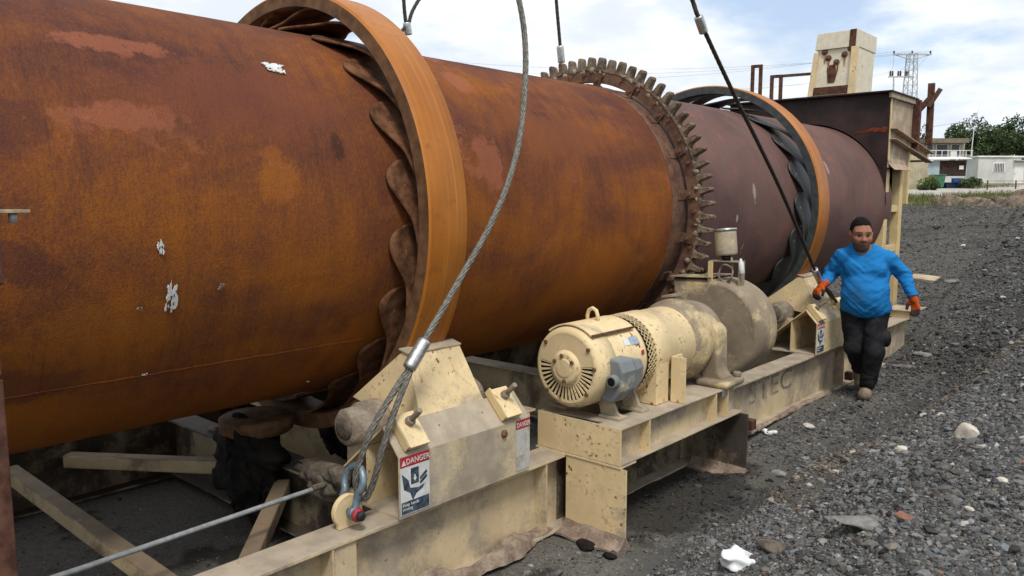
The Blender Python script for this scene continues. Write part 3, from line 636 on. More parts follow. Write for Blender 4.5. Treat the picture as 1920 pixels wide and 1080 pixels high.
# ================================================================== TRUNNION COVERS
def trunnion(yc, label, labelled):
    y0, y1 = yc-.475, yc+.475
    t = thing('trunnion_cover', (XB-.1, yc, ZT), label, 'machine cover', 'covers over the support rollers')
    MB().sheet([(-2.785, ZT+.002), (-2.785, .775), (-2.905, .905)], 'y', y0, y1, .010).build('front_plate', 'cream_dusty' if labelled else 'cream', t, .003)
    MB().sheet([(-2.912, .900), (-3.27, .60), (-3.36, ZT+.014)], 'y', y0+.004, y1-.004, .010).build('rear_plate', 'cream', t, .002)
    MB().box(-3.34, -2.80, y0+.002, y1-.002, ZT+.001, ZT+.012).build('base_plate', 'cream_dusty', t)
    MB().box(-3.05, -3.04, y0+.012, y1-.012, ZT+.013, .775).build('web', 'cream', t)
    h = MB()
    A, B, C, D = (-2.862, yc-.245, .805), (-2.862, yc+.245, .805), (-3.05, yc+.185, 1.20), (-3.05, yc-.185, 1.20)
    nrm = (Vector(B)-Vector(A)).cross(Vector(D)-Vector(A)).normalized()*.009
    q = [Vector(p) for p in (A, B, C, D)]; h.add([*q, *[p-nrm for p in q]], [(0, 1, 2, 3), (7, 6, 5, 4), (0, 4, 5, 1), (1, 5, 6, 2), (2, 6, 7, 3), (3, 7, 4, 0)])
    hood = h.build('hood_front', 'cream', t, .003)
    for s in (-1, 1):
        p = [Vector((-2.866, yc+s*.243, .806)), Vector((-3.052, yc+s*.184, 1.199)), Vector((-3.10, yc+s*.184, 1.196)), Vector((-3.47, yc+s*.225, .905)), Vector((-3.0, yc+s*.24, .835))]; d = Vector((0, -s*.009, 0)); n = len(p)
        MB().add([*p, *[a+d for a in p]], [tuple(range(n)), tuple(range(2*n-1, n-1, -1))]+[(i, n+i, n+(i+1) % n, (i+1) % n) for i in range(n)]).build('hood_side', 'cream_clean', t, .002)
    MB().obox((-3.075, yc, 1.205), (.075, .385, .010), Euler((0, R_(14), 0))).build('hood_top', 'beam', t, .002)
    MB().obox((-2.857, yc+.20, .826), (.006, .11, .06), Euler((0, R_(-25), 0))).build('lap_plate', 'cream_clean', t, .001)
    sl = Vector((.735, 0, .678)); along = Vector((-.678, 0, .735))
    for yy in (yc-.36, yc+.325):
        c = Vector((-2.845, yy, .862))+sl*.022; m = Matrix((( sl.x, 0, along.x), (0, 1, 0), (sl.z, 0, along.z)))
        cl_ = MB().obox(c, (.026, .125, .185), m).build('clamp_plate', 'cream_clean', t, .004)
        MB().obox(c+Vector((-.01, -.069, 0)), (.05, .010, .19), m).build('clamp_edge', 'leg_yellow', t, .003)
        b0 = c+sl*.013+along*.035
        MB().cyl(b0, b0+sl*.03, .026, None, 6).build('nut', 'mud', cl_, .003, False); 
        k = MB().cyl(b0+sl*.02, b0+sl*.115, .015, None, 12).build('stud', 'mud', cl_, .003, False)
        for ch in cl_.children: ch.location = (0, 0, 0)
    for yy, zz_ in ((yc-.15, .838), (yc+.165, .838)): MB().sphere((-2.868+.006, yy, zz_), (.014, .017, .017), 8, 6).build('bolt', 'rustbolt', t)
    MB().sphere((-2.782, yc+.26, .725), (.02, .022, .022), 8, 6).build('bolt', 'rustbolt', t)
    # bearings and roller
    for ya, yb in ((y0+.01, y0+.24), (y1-.24, y1-.01)):
        br = MB().lathe((-3.22, ya, .83), (0, 1, 0), [(0, .062), (0, .085), (.015, .098), (.10, .10), (.105, .115), (yb-ya-.02, .115), (yb-ya, .10)], 28).build('bearing', 'mud', t)
        MB().lathe((-3.22, ya-.004, .83), (0, 1, 0), [(-.012, .02), (-.010, .055), (.0, .062), (.02, .062)], 20).build('bearing_cap', 'mud_dark', br, 0, False).location = (0, 0, 0)
        MB().prism([(-3.33, .59), (-3.08, .72), (-3.12, .80), (-3.32, .80)], 'y', ya+.09, yb-.02).build('bearing_foot', 'beam', t, .004)
    MB().lathe((-3.22, yc-.17, .83), (0, 1, 0), [(0, .05), (0, .13), (.012, .1475), (.328, .1475), (.34, .13), (.34, .05)], 40).build('roller', 'ring_side', t)
    # warning labels
    for ly, w, top in ((y0+.005, .185, .772), (y1-.115, .113, .772)):
        lab = MB().box(-2.7835, -2.782, ly, ly+w, ZT+.02, top-.052).build('warning_label', 'label_white' if w > .15 else 'label_worn', t)
        MB().box(-2.7835, -2.7815, ly, ly+w, top-.051, top).build('label_header', 'label_red', lab, 0, False).location = (0, 0, 0)
        x = -2.7808
        o = letters('DANGER' if w > .15 else 'DANGER', .04, x, ly+(.035 if w > .15 else .004), top-.04, 'label_white', lab, sx=.93 if w > .15 else .70); o.location = (0, 0, 0)
        if w > .15:
            m = MB(); m.prism([(ly+.008, top-.042), (ly+.034, top-.042), (ly+.021, top-.014)], 'x', x-.0006, x+.0004); m.build('warning_triangle', 'label_white', lab, 0, False).location = (0, 0, 0)
            z = top-.06
            m = MB(); m.prism([(ly+.065, z-.005), (ly+.115, z-.005), (ly+.115, z-.085), (ly+.065, z-.085)], 'x', -2.7819, x-.0002)
            m.prism([(ly+.008, z-.02), (ly+.05, z-.06), (ly+.06, z-.10), (ly+.115, z-.11), (ly+.15, z-.10), (ly+.14, z-.12), (ly+.10, z-.135), (ly+.075, z-.165), (ly+.06, z-.125), (ly+.02, z-.10)], 'x', -2.7819, x-.0004)
            for dz in (0, .022): m.prism([(ly+.12, z-.085+dz), (ly+.165, z-.055+dz), (ly+.17, z-.07+dz), (ly+.125, z-.10+dz)], 'x', -2.7819, x-.0006)
            m.build('pictogram', 'label_blue', lab, 0, False).location = (0, 0, 0)
            m = MB(); m.prism([(ly+.085, z-.04), (ly+.095, z-.04), (ly+.095, z-.055), (ly+.102, z-.055), (ly+.09, z-.072), (ly+.078, z-.055), (ly+.085, z-.055)], 'x', x-.0001, x+.0006); m.build('arrow', 'label_white', lab, 0, False).location = (0, 0, 0)
            MB().box(-2.7819, x-.0003, ly+.004, ly+w-.004, ZT+.024, ZT+.085).build('text_panel', 'label_blue', lab, 0, False).location = (0, 0, 0)
            for tx, dz in (('Keep hands', .066), ('moving', .046)):
                o = letters(tx, .022, x, ly+.01, ZT+dz-.004, 'label_white', lab); o.location = (0, 0, 0)
    return t
trunnion(2.80, 'mud-smeared cream cover with danger labels, beside the shackled lifting rope', True)
trunnion(8.045, 'cleaner cream cover beyond the chain guard, where the walking man holds his hand', False)
# mud heaped on the first cover's shelf behind the rope
def lump(name, c, r, seed, mat, parent=None, h=.02, amp=.35):
    c = np.array(c); r = np.array(r, float)
    def fn(p): q = (p-c)/r; return (np.linalg.norm(q, axis=1)-1+amp*fbm(q*1.6+seed, 3))*r.min()
    V, F = surfnet(fn, c-r*1.7, c+r*1.7, h); o = obj(name, raw_mesh(name, V, F), mat, parent)
    return o
for c, r, s in (((-3.36, 2.33, .50), (.13, .09, .09), 1), ((-3.55, 2.44, .48), (.22, .08, .05), 5), ((-3.24, 2.30, .58), (.09, .05, .07), 7)):
    o = lump('caked_mud', c, r, s, 'mud_dark', frame, .014, .6); o['kind'] = 'stuff'

# ================================================================== THRUST ROLLERS
for yy, lab in ((2.42, 'flat rusty thrust roller on a grease-black pedestal under the drum'), (3.20, 'flat thrust roller behind the riding ring, deep under the drum')):
    t = thing('thrust_roller', (X0, yy, .452), lab, 'roller')
    MB().lathe((X0, yy, .60), (0, 0, 1), [(0, .05), (0, .2), (.012, .215), (.085, .215), (.095, .2), (.095, .05)], 48).build('roller', 'ring_side', t)
    p = MB().box(X0-.10, X0+.11, yy-.07, yy+.10, .06, .60).build('pedestal', 'grease', t, .02)
    for gi, (gc_, gr_) in enumerate((((X0+.10, yy-.10, .36), (.17, .10, .26)), ((X0-.05, yy-.11, .44), (.20, .09, .20)), ((X0+.22, yy-.08, .20), (.10, .08, .16)))): lump('grease', gc_, gr_, yy+gi*2.7, 'grease', t, .016, .85)['kind'] = 'stuff'
    p2 = lump('grease', (X0+.19, yy-.06, .50), (.20, .10, .09), yy+3, 'grease', t, .018); p2['kind'] = 'stuff'
# ================================================================== DRIVE CHAIN
ch = thing('drive_chain', (X0+.9, YG, .9), 'dark greasy drive chain hanging round the foot of the toothed ring', 'chain')
lm_ = MB()
for dy in (-.03, .022): lm_.prism([(.055*math.cos(a)*1.0+(.03 if math.cos(a) > 0 else -.03), .032*math.sin(a)) for a in np.linspace(0, 2*pi, 14, endpoint=False)], 'y', dy, dy+.008)
lm_.cyl((-.04, -.036, 0), (-.04, .036, 0), .017, None, 10); lmm = lm_.mesh('link'); lmm.materials.append(M['grease'])
CX, CZ = -2.78, 1.0
links = []
for k in range(15):
    a = R_(-24-5.2*k); links.append((X0+1.30*math.cos(a), Z0+1.30*math.sin(a), a+pi/2))
for k in range(5):
    links.append((X0+1.30*math.cos(R_(-24))+.12*(k+1)*.62, Z0+1.30*math.sin(R_(-24))+.0-.012*k, -.1))
for x, z, a in links:
    o = bpy.data.objects.new('link', lmm); COL.objects.link(o); o.parent = ch; o.location = Vector((x, YG, z))-ch.location; o.rotation_euler = (0, -a, 0)

# ================================================================== MOTOR
mo = thing('electric_motor', (CX, 3.9, Z2), 'cream electric motor with slotted round fan cover and rust spots', 'motor')
def ringface(m, r0, r1, a0, a1, y, n):
    for i in range(n):
        b0, b1 = a0+(a1-a0)*i/n, a0+(a1-a0)*(i+1)/n
        p = [(CX+r*math.cos(b), y, CZ+r*math.sin(b)) for r, b in ((r0, b0), (r1, b0), (r1, b1), (r0, b1))]
        q = [(x, y+.006, z) for x, y, z in p]
        m.add(p+q, [(0, 1, 2, 3), (7, 6, 5, 4), (0, 4, 5, 1), (1, 5, 6, 2), (2, 6, 7, 3), (3, 7, 4, 0)])
yf = 3.60
fc = MB(); fc.lathe((CX, yf, CZ), (0, 1, 0), [(.0, .207), (.003, .217), (.012, .230), (.03, .240), (.06, .246), (.17, .247), (.17, .235), (.02, .222), (.006, .207), (0, .207)], 56, False)
ringface(fc, .0, .115, 0, 2*pi, yf, 40); ringface(fc, .195, .209, 0, 2*pi, yf, 56); ringface(fc, .114, .196, R_(8), R_(172), yf, 28)
NS = 22
for i in range(NS+1):
    a = R_(172+196*i/NS); ringface(fc, .114, .196, a-.036 if i else a-.02, a+.036 if i < NS else a+.02, yf, 1)
fan = fc.build('fan_cover', 'cream_clean', mo)
MB().cyl((CX, yf+.03, CZ), (CX, yf+.036, CZ), .205, None, 40).build('fan_void', 'black', fan, 0, False).location = (0, 0, 0)
hub = MB().lathe((CX, yf-.022, CZ), (0, 1, 0), [(0, .001), (0, .07), (.0, .0845), (.0005, .0855), (.006, .097), (.0215, .1055), (.022, .106)], 40, False).build('hub', 'cream_clean', mo)
MB().lathe((CX, yf-.026, CZ), (0, 1, 0), [(0, .001), (0, .045), (0, .0535), (.0005, .0545), (.005, .058)], 32, False).build('hub_cap', 'cream_clean', mo)
for a in (35, 100, 150, 275): MB().cyl((CX+.075*math.cos(R_(a)), yf-.034, CZ+.075*math.sin(R_(a))), (CX+.075*math.cos(R_(a)), yf-.02, CZ+.075*math.sin(R_(a))), .012, None, 8).build('bolt', 'rustbolt', hub, .002, False).location = (0, 0, 0)
for a in (38, 138, 228, 318, 5): MB().cyl((CX+.205*math.cos(R_(a)), yf-.010, CZ+.205*math.sin(R_(a))), (CX+.205*math.cos(R_(a)), yf+.012, CZ+.205*math.sin(R_(a))), .013, None, 8).build('bolt', 'rustbolt', fan, .002, False).location = (0, 0, 0)
MB().lathe((CX, 3.765, CZ), (0, 1, 0), [(0, .20), (0, .236), (.006, .241), (.10, .241), (.11, .236), (.12, .241), (.30, .241), (.305, .247), (.33, .247), (.335, .2)], 56).build('body', 'cream_clean', mo)
def arcplate(name, r, t, a0, a1, y0, y1, mat, parent, n=16):
    m = MB(); m.prism([(CX+r*math.cos(a), CZ+r*math.sin(a)) for a in np.linspace(R_(a0), R_(a1), n)]+[(CX+(r+t)*math.cos(a), CZ+(r+t)*math.sin(a)) for a in np.linspace(R_(a1), R_(a0), n)], 'y', y0, y1)
    o = m.build(name, mat, parent, .002); 
    if parent.type != 'EMPTY': o.location = (0, 0, 0)
    return o
arcplate('drip_shield', .249, .010, 52, 128, 3.63, 4.06, 'cream_clean', mo)
m = MB(); m.bar((CX+.262*math.cos(R_(51)), 3.63, CZ+.262*math.sin(R_(51))), (CX+.262*math.cos(R_(51)), 4.06, CZ+.262*math.sin(R_(51))), .012, .012); m.build('drip_edge', 'rustbolt', mo)
arcplate('name_plate', .2415, .003, 27, 40, 3.965, 4.055, 'plate', mo); arcplate('rating_plate', .2415, .0025, 28, 39, 3.90, 3.96, 'label_white', mo)
arcplate('sticker', .2475, .001, 11, 17, 4.04, 4.07, 'label_red', mo)
MB().tube([(CX+x, 3.86, z) for x, z in ((-.038, 1.24), (-.038, 1.285), (-.027, 1.315), (0, 1.328), (.027, 1.315), (.038, 1.285), (.038, 1.24))], .012, 10).build('lifting_eye', 'cream_clean', mo)
tb = MB(); tb.prism([(-2.60, 1.075), (-2.475, 1.065), (-2.445, 1.00), (-2.455, .885), (-2.53, .805), (-2.63, .83)], 'y', 3.70, 3.84); tbo = tb.build('terminal_box', 'grey_box', mo, .012)
tb = MB(); V = [(-2.60, 3.842, 1.07), (-2.47, 3.842, 1.06), (-2.44, 3.842, 1.0), (-2.455, 3.842, .88), (-2.52, 3.842, .80), (-2.62, 3.842, .82)]; C_ = Vector((-2.545, 4.01, .93))
tb.add([*V, *[(C_.x+(p[0]-C_.x)*.62-.03, 4.02, C_.z+(p[2]-C_.z)*.72) for p in V]], [(5, 4, 3, 2, 1, 0), (6, 7, 8, 9, 10, 11)]+[(i, (i+1) % 6, 6+(i+1) % 6, 6+i) for i in range(6)])
tb.build('terminal_box_lid', 'grey_box', mo, .010)
MB().lathe((-2.505, 3.665, .945), (0, 1, 0), [(0, .026), (0, .038), (.012, .040), (.04, .040)], 20, False).build('conduit_hub', 'grey_box', tbo, 0, False).location = (0, 0, 0)
MB().cyl((-2.505, 3.668, .945), (-2.505, 3.672, .945), .0265, None, 16).build('conduit_hole', 'black', tbo, 0, False).location = (0, 0, 0)
for yy in (3.80, 4.04):
    for s in (-1, 1):
        m = MB(); m.prism([(CX+s*.10, .80), (CX+s*.17, .86), (CX+s*.235, .73), (CX+s*.27, .715), (CX+s*.27, Z2+.001), (CX+s*.12, Z2+.001)][::s], 'y', yy-.012, yy+.012)
        m.box(CX+s*.20-.075, CX+s*.20+.075, yy-.045, yy+.045, Z2, Z2+.018); m.build('foot', 'cream_dusty', mo, .004)
# coupling guard
cg = thing('coupling_guard', (CX, 4.4, Z2), 'cream coupling guard with a diamond mesh band behind the motor', 'guard')
m = MB(); NM = 46
for k in range(NM):
    for s in (-1, 1):
        a0 = 2*pi*k/NM; m.tube([(CX+.252*math.cos(a0+s*t*.34), 4.105+.095*t, CZ+.252*math.sin(a0+s*t*.34)) for t in np.linspace(0, 1, 7)], .0038, 4)
m.build('mesh_screen', 'leg_yellow', cg)
MB().cyl((CX, 4.102, CZ), (CX, 4.198, CZ), .225, None, 40).build('mesh_void', 'black', cg)
MB().lathe((CX, 4.197, CZ), (0, 1, 0), [(0, .2), (0, .255), (.02, .257), (.20, .257), (.205, .250), (.50, .250), (.52, .240)], 56).build('housing', 'cream_clean', cg)
MB().box(CX-.235, CX+.253, 4.20, 4.345, Z2+.001, 1.0).build('skirt', 'cream_clean', cg, .004)
MB().prism([(4.36, Z2+.001), (4.52, Z2+.001), (4.52, .93), (4.47, .99), (4.36, .99)], 'x', -2.515, -2.505).build('side_bracket', 'cream_clean', cg, .002)
MB().box(-2.515, -2.41, 4.352, 4.36, Z2+.001, .99).build('side_bracket', 'cream_clean', cg, .002)
# reducer
gr = thing('gear_reducer', (CX, 4.95, Z2), 'mud-brown round gear reducer between coupling guard and chain guard', 'gearbox')
MB().lathe((CX, 4.705, CZ), (0, 1, 0), [(0, .18), (0, .245), (.015, .258), (.09, .262), (.10, .285), (.15, .29), (.17, .275), (.30, .268), (.40, .25), (.46, .18)], 56).build('casing', 'guard', gr)
for s in (1, -1):
    m = MB(); p = [(CX+s*.16, Z2+.0), (CX+s*.16, 1.10), (CX+s*.24, 1.13), (CX+s*.29, 1.08), (CX+s*.30, .80), (CX+s*.335, .755), (CX+s*.345, Z2)]
    m.prism(p[::s], 'y', 4.93, 5.08); m.box(*sorted((CX+s*.16, CX+s*.40)), 4.86, 5.15, Z2, Z2+.05); ft = m.build('pillar', 'guard', gr, .022, seg=3)
    MB().cyl((CX+s*.36, 5.10, Z2+.05), (CX+s*.36, 5.10, Z2+.085), .03, None, 6).build('bolt', 'mud', gr, .005)
    MB().cyl((CX+s*.355, 4.9, Z2-.07), (CX+s*.355, 4.9, Z2-.013), .02, None, 6).build('bolt', 'galv', gr, .003)
MB().sphere((CX+.235, 4.925, 1.10), (.018, .02, .018), 8, 6).build('bolt', 'rustbolt', gr)
MB().prism([(CX-.12, 1.285), (CX-.02, 1.30), (CX-.02, 1.315), (CX-.12, 1.30)], 'y', 4.86, 5.05).build('lug', 'guard', gr)
# chain guard
cgu = thing('chain_guard', (CX, 5.6, .6), 'round mud-caked chain guard with flaking cream paint patches', 'guard')
rg = .38; P = [(CX+rg*math.cos(a), CZ+rg*math.sin(a)) for a in np.linspace(R_(92), R_(-125), 40)]+[(-3.10, .76), (-3.135, 1.372)]
P = P[::-1]; cx_, cz_ = CX-.05, CZ; lay = [(5.405, .90), (5.412, .94), (5.43, .975), (5.465, 1.0), (5.70, 1.0), (5.735, .975), (5.75, .93)]; n = len(P); vs = []
for yy, k in lay:
    for x, z in P:
        px, pz = cx_+(x-cx_)*k, cz_+(z-cz_)*k; e = fbm(np.array([px*7, yy*7, pz*7]), 3)*.008; vs.append((px+e*(px-cx_), yy+e*.8, pz+e*(pz-cz_)))
fs = [tuple(range(n))[::-1], tuple((len(lay)-1)*n+i for i in range(n))]+[(l*n+i, l*n+(i+1) % n, l*n+n+(i+1) % n, l*n+n+i) for l in range(len(lay)-1) for i in range(n)]
m = MB(); m.add(vs, fs[:2]); m.add([], []); m.f += fs[2:]; m.s += [True]*len(fs[2:]); m.build('housing', 'guard', cgu)
MB().sheet([(-3.15, 1.378), (-2.80, 1.392)], 'y', 5.395, 5.76, .008).build('top_plate', 'guard', cgu, .002)
m = MB(); m.box(-2.835, -2.795, 5.415, 5.425, 1.22, 1.515); m.build('strap', 'leg_yellow', cgu, .002)
MB().box(-2.612, -2.604, 5.46, 5.56, 1.30, 1.515).build('strap', 'guard', cgu, .002); MB().box(-2.835, -2.604, 5.426, 5.56, 1.515, 1.523).build('strap_top', 'guard', cgu, .002)
# lubricator
lu = thing('oil_reservoir', (-2.73, 5.5, 1.523), 'dented cream oil can on a bracket above the chain guard', 'oil can')
ax = Vector((-.10, .0, 1)).normalized(); b0 = Vector((-2.725, 5.50, 1.56))
MB().lathe(b0, ax, [(0, .06), (.004, .076), (.015, .08), (.05, .081), (.18, .080), (.185, .080)], 32).build('can', 'cream_dusty', lu, 0)
MB().lathe(b0+ax*.183, ax, [(0, .083), (.012, .085), (.02, .083), (.024, .02)], 32).build('lid', 'sleeve', lu)
MB().cyl(b0-ax*.04, b0, .03, .045, 16).build('neck', 'blackrubber', lu)
MB().tube([(-2.70+.055*math.cos(a), 5.44+.01*math.sin(3*a), 1.43+.065*math.sin(a)) for a in np.linspace(.5, 6.6, 28)]+[(-2.66, 5.46, 1.50), (-2.68, 5.48, 1.56)], .008, 8).build('hose', 'mud', lu)
bo = thing('white_bottle', (-2.585, 5.47, 1.43), 'small white plastic bottle hung on the chain guard strap', 'bottle')
MB().lathe((-2.585, 5.47, 1.43), (-.12, 0, 1), [(0, .018), (.005, .022), (.085, .02), (.095, .01), (.115, .008)], 14).build('body', 'label_white', bo)
MB().tube([(-2.60, 5.47, 1.54), (-2.605, 5.475, 1.60), (-2.585, 5.48, 1.65)], .003, 5).build('wire', 'rustbolt', bo)

# ================================================================== ROPES AND SHACKLE
def spline(P, st=.02):
    P = np.array(P, float); n = len(P); Q = np.vstack([2*P[0]-P[1], P, 2*P[-1]-P[-2]]); o = []
    for i in range(1, n):
        a, b, c, d = Q[i-1], Q[i], Q[i+1], Q[i+2]; k = max(2, int(np.linalg.norm(c-b)/st))
        for t in np.arange(k)/k: o.append(.5*((2*b)+(-a+c)*t+(2*a-5*b+4*c-d)*t*t+(-a+3*b-3*c+d)*t**3))
    return np.array(o+[P[-1]])
def wire_rope(name, path, r, mat, parent, step=.018, strands=6, pitch=9):
    P = spline(path, step); L = np.concatenate([[0], np.cumsum(np.linalg.norm(np.diff(P, axis=0), axis=1))]); m = MB(); ref = None; fr = []
    for i in range(len(P)):
        d = Vector(P[min(i+1, len(P)-1)]-P[max(i-1, 0)]).normalized()
        if ref is None: ref = d.orthogonal().normalized()
        ref = (ref-d*ref.dot(d)).normalized(); fr.append((ref.copy(), d.cross(ref)))
    for s in range(strands):
        pts = []
        for p, l, (a, b) in zip(P, L, fr):
            q = 2*pi*(s/strands+l/(pitch*r*2)); pts.append(Vector(p)+(a*math.cos(q)+b*math.sin(q))*r*.64)
        m.tube(pts, r*.40, 6)
    m.tube([Vector(p) for p in P], r*.45, 5); return m.build(name, mat, parent)
def sleeve(a, b, r, parent):
    a, b = Vector(a), Vector(b); L = (b-a).length
    return MB().lathe(a, b-a, [(0, r*.75), (.006, r*.98), (L*.1, r), (L*.9, r), (L-.006, r*.98), (L, r*.75)], 20).build('pressed_sleeve', 'sleeve', parent)
px1 = [(795, 640, -2.845), (830, 580, -2.85), (870, 510, -2.86), (915, 430, -2.86), (950, 350, -2.87), (972, 270, -2.90), (983, 180, -2.94), (985, 90, -2.98), (973, 0, -3.02), (935, -130, -3.10), (880, -280, -3.2)]
r1 = thing('lifting_rope', (-2.84, 2.16, .62), 'thick grey twisted wire rope from the blue-grey shackle up past the orange ring', 'wire rope', 'lifting ropes')
A1 = [onx(*p) for p in px1]; st_ = onx(775, 678, -2.842)
wire_rope('rope', [st_]+A1, .0165, 'rope', r1)
sleeve(onx(766, 692, -2.842), onx(797, 638, -2.845), .034, r1)
Lf = [onx(768, 690, -2.85), onx(735, 740, -2.86), onx(700, 800, -2.875), onx(678, 855, -2.89), onx(667, 895, -2.90), onx(672, 928, -2.905), onx(685, 935, -2.90), onx(700, 905, -2.875), onx(716, 845, -2.845), onx(742, 765, -2.835), onx(772, 690, -2.84)]
wire_rope('rope_loop', Lf, .0155, 'rope', r1)
r4 = thing('lifting_rope', (-2.86, 8.5, .75), 'dark wire rope slanting down past the grey-green riding ring to the far cover', 'wire rope', 'lifting ropes')
wire_rope('rope', [onx(x, y, X) for x, y, X in ((1532, 520, -2.86), (1525, 500, -2.86), (1470, 370, -2.86), (1425, 275, -2.86), (1380, 185, -2.88), (1315, 45, -2.92), (1298, 0, -2.95), (1265, -90, -3.0))], .0165, 'rope_dark', r4)
sleeve(onx(1309, 30, -2.93), onx(1320, 62, -2.92), .034, r4); sleeve(onx(1527, 505, -2.86), onx(1541, 535, -2.86), .034, r4)
wire_rope('rope_loop', [onx(1535, 525, -2.86), onx(1552, 548, -2.86), onx(1568, 566, -2.87), (-2.9, 8.6, .72), (-2.93, 8.62, .62), (-2.95, 8.6, .72), onx(1562, 556, -2.9), onx(1540, 532, -2.87)], .015, 'rope_dark', r4)
XF = -5.64
r2 = thing('lifting_rope', (XF, 2.12, .6), 'two-legged wire rope behind the orange riding ring against the sky', 'wire rope', 'lifting ropes')
j = onx(763, 46, XF)
wire_rope('rope', [onx(752, -120, XF), onx(757, 0, XF), j+np.array([0, -.012, 0])], .017, 'rope_dark', r2); wire_rope('rope', [onx(870, -120, XF), onx(785, 0, XF), j+np.array([0, .012, .0])], .017, 'rope_dark', r2)
sleeve(onx(762, 42, XF), onx(766, 66, XF), .036, r2); wire_rope('rope', [j, (XF, 4.3, 2.9), (XF, 3.2, 1.7), (XF+.02, 2.12, .6)], .017, 'rope_dark', r2, .04)
r3 = thing('lifting_rope', (XF, 8.62, .6), 'dark wire rope with a grey sleeve behind the toothed ring', 'wire rope', 'lifting ropes')
wire_rope('rope', [onx(1036, -110, XF), onx(1043, 0, XF), onx(1051, 95, XF), (XF, 7.3, 2.6), (XF, 8.0, 1.6), (XF+.02, 8.62, .6)], .019, 'rope_dark', r3, .03)
sleeve(onx(1050, 86, XF), onx(1053, 118, XF), .042, r3)
# shackle
def shackle(x, y, label, tilt):
    s = thing('shackle', (x, y, .545), label, 'shackle', 'shackles on the pad eyes')
    up = Vector((0, math.sin(tilt), math.cos(tilt))); ax_ = Vector((1, 0, 0)); c = Vector((x, y, .545)); P = []
    for a in np.linspace(-1, 1, 25):
        q = a*2.45; w = .066*math.sin(q) if abs(q) < 2.2 else .066*math.sin(2.2)*(1 if q > 0 else -1)*.93; hgt = .135+.072*math.cos(q)
        P.append(c+ax_*w+up*hgt)
    P = [c+ax_*-.052-up*.004]+[c+ax_*-.052+up*.045]+P[1:-1]+[c+ax_*.052+up*.045]+[c+ax_*.052-up*.004]
    MB().tube(spline(np.array(P), .01), .0185, 12).build('bow', 'shackle', s)
    for k in (-1, 1): MB().lathe(c+ax_*(k*.052-.017), ax_, [(0, .024), (.004, .033), (.030, .033), (.034, .024)], 18).build('lug', 'shackle', s)
    MB().cyl(c-ax_*.075, c+ax_*.08, .0165, None, 14).build('pin', 'blackrubber', s)
    MB().lathe(c+ax_*.070, ax_, [(0, .03), (.01, .034), (.02, .034), (.028, .026)], 6).build('pin_head', 'red', s)
    MB().lathe(c+ax_*.096, ax_, [(0, .022), (.018, .022), (.024, .012)], 12).build('pin_end', 'blackrubber', s)
    return s
shackle(-2.92, 2.12, 'blue-grey bow shackle with a red pin head on the near pad eye', .32)
shackle(-2.92, 8.62, 'bow shackle holding the dark rope beyond the far cover', -.2)
# thin grey cable strung across the frame
gc = thing('grey_cable', (-3.3, 1.5, .45), 'straight light grey cable stretched over the open frame', 'cable')
MB().tube(spline([onx(-60, 1135, -3.16), onx(110, 1080, -3.2), onx(360, 995, -3.25), onx(520, 940, -3.28), onx(606, 910, -3.29), onx(640, 890, -3.29)], .05), .0118, 10).build('cable', 'cable', gc)
MB().tube([onx(585, 916, -3.285), onx(612, 907, -3.29), onx(645, 888, -3.29)], .016, 10).build('mud_coat', 'mud_dark', gc)
# rusty upright at the left edge
lp = thing('rusty_upright', (-2.6, .70, 0), 'rusty steel upright with bolted bracket in front of the drum', 'post')
m = MB(); m.box(-2.66, -2.60, .58, .690, .05, 1.47); m.build('lower_plate', 'darkrust', lp, .004)
MB().box(-2.653, -2.604, .57, .688, 1.48, 1.70).build('upper_plate', 'darkrust', lp, .004); MB().box(-2.65, -2.60, .62, .712, 1.745, 1.875).build('cleat', 'darkrust', lp, .01)
MB().box(-2.646, -2.606, .61, .70, 1.701, 1.744).build('upright_core', 'darkrust', lp, .004); MB().box(-2.646, -2.606, .61, .695, 1.876, 1.952).build('upright_core', 'darkrust', lp, .004)
br = MB().box(-2.70, -2.58, .58, .785, 1.953, 1.963).build('bracket_shelf', 'guard', lp, .002)
MB().cyl((-2.62, .75, 1.925), (-2.62, .75, 1.953), .013, None, 6).build('bolt', 'galv', br, .002, False).location = (0, 0, 0)

# ================================================================== END HOOD
XH = -3.16
hd = thing('end_hood', (X0, 11.2, .465), 'tall dark discharge hood on cream legs enclosing the far end of the drum', 'hood')
ang = np.linspace(0, pi, 40); ro = RD+.006
outl = [(-5.32, 1.9), (-5.32, 3.305), (XH, 3.305), (XH, 2.37), (X0+ro, 1.9)]
arc = [(X0+ro*math.cos(a), Z0+.016+ro*math.sin(a)) for a in ang]
MB().prism([(X0-ro-.0, 1.9), (-5.32, 1.9), (-5.32, 3.305), (XH, 3.305), (XH, 1.9)]+arc, 'y', 10.72, 10.735).build('front_panel', 'hood_dark', hd)
MB().prism([(10.736, 2.37), (11.52, 2.37), (11.72, 2.65), (11.72, 3.305), (10.736, 3.305)], 'x', XH-.012, XH).build('side_panel', 'hood_side', hd, .002)
MB().box(-5.32, XH-.013, 11.70, 11.715, 1.9, 3.305).build('rear_panel', 'hood_dark', hd); MB().box(-5.332, -5.3205, 10.72, 11.715, 1.9, 3.305).build('side_panel', 'hood_dark', hd)
MB().box(-5.36, XH+.05, 10.62, 11.82, 3.306, 3.326).build('roof_plate', 'hood_dark', hd, .003); MB().box(XH+.0005, XH+.035, 10.66, 11.75, 3.24, 3.3055).build('roof_angle', 'hood_side', hd, .003)
MB().box(XH+.0005, XH+.014, 10.735, 10.775, 2.37, 3.239).build('corner_angle', 'leg_yellow', hd, .002)
MB().sheet([(XH+.003, 2.48), (XH+.012, 2.42), (XH+.09, 2.34)], 'y', 10.73, 11.45, .008).build('lip', 'hood_side', hd, .002)
a, b = Vector((XH+.04, 10.74, 2.86)), Vector((XH+.04, 12.55, 2.62))
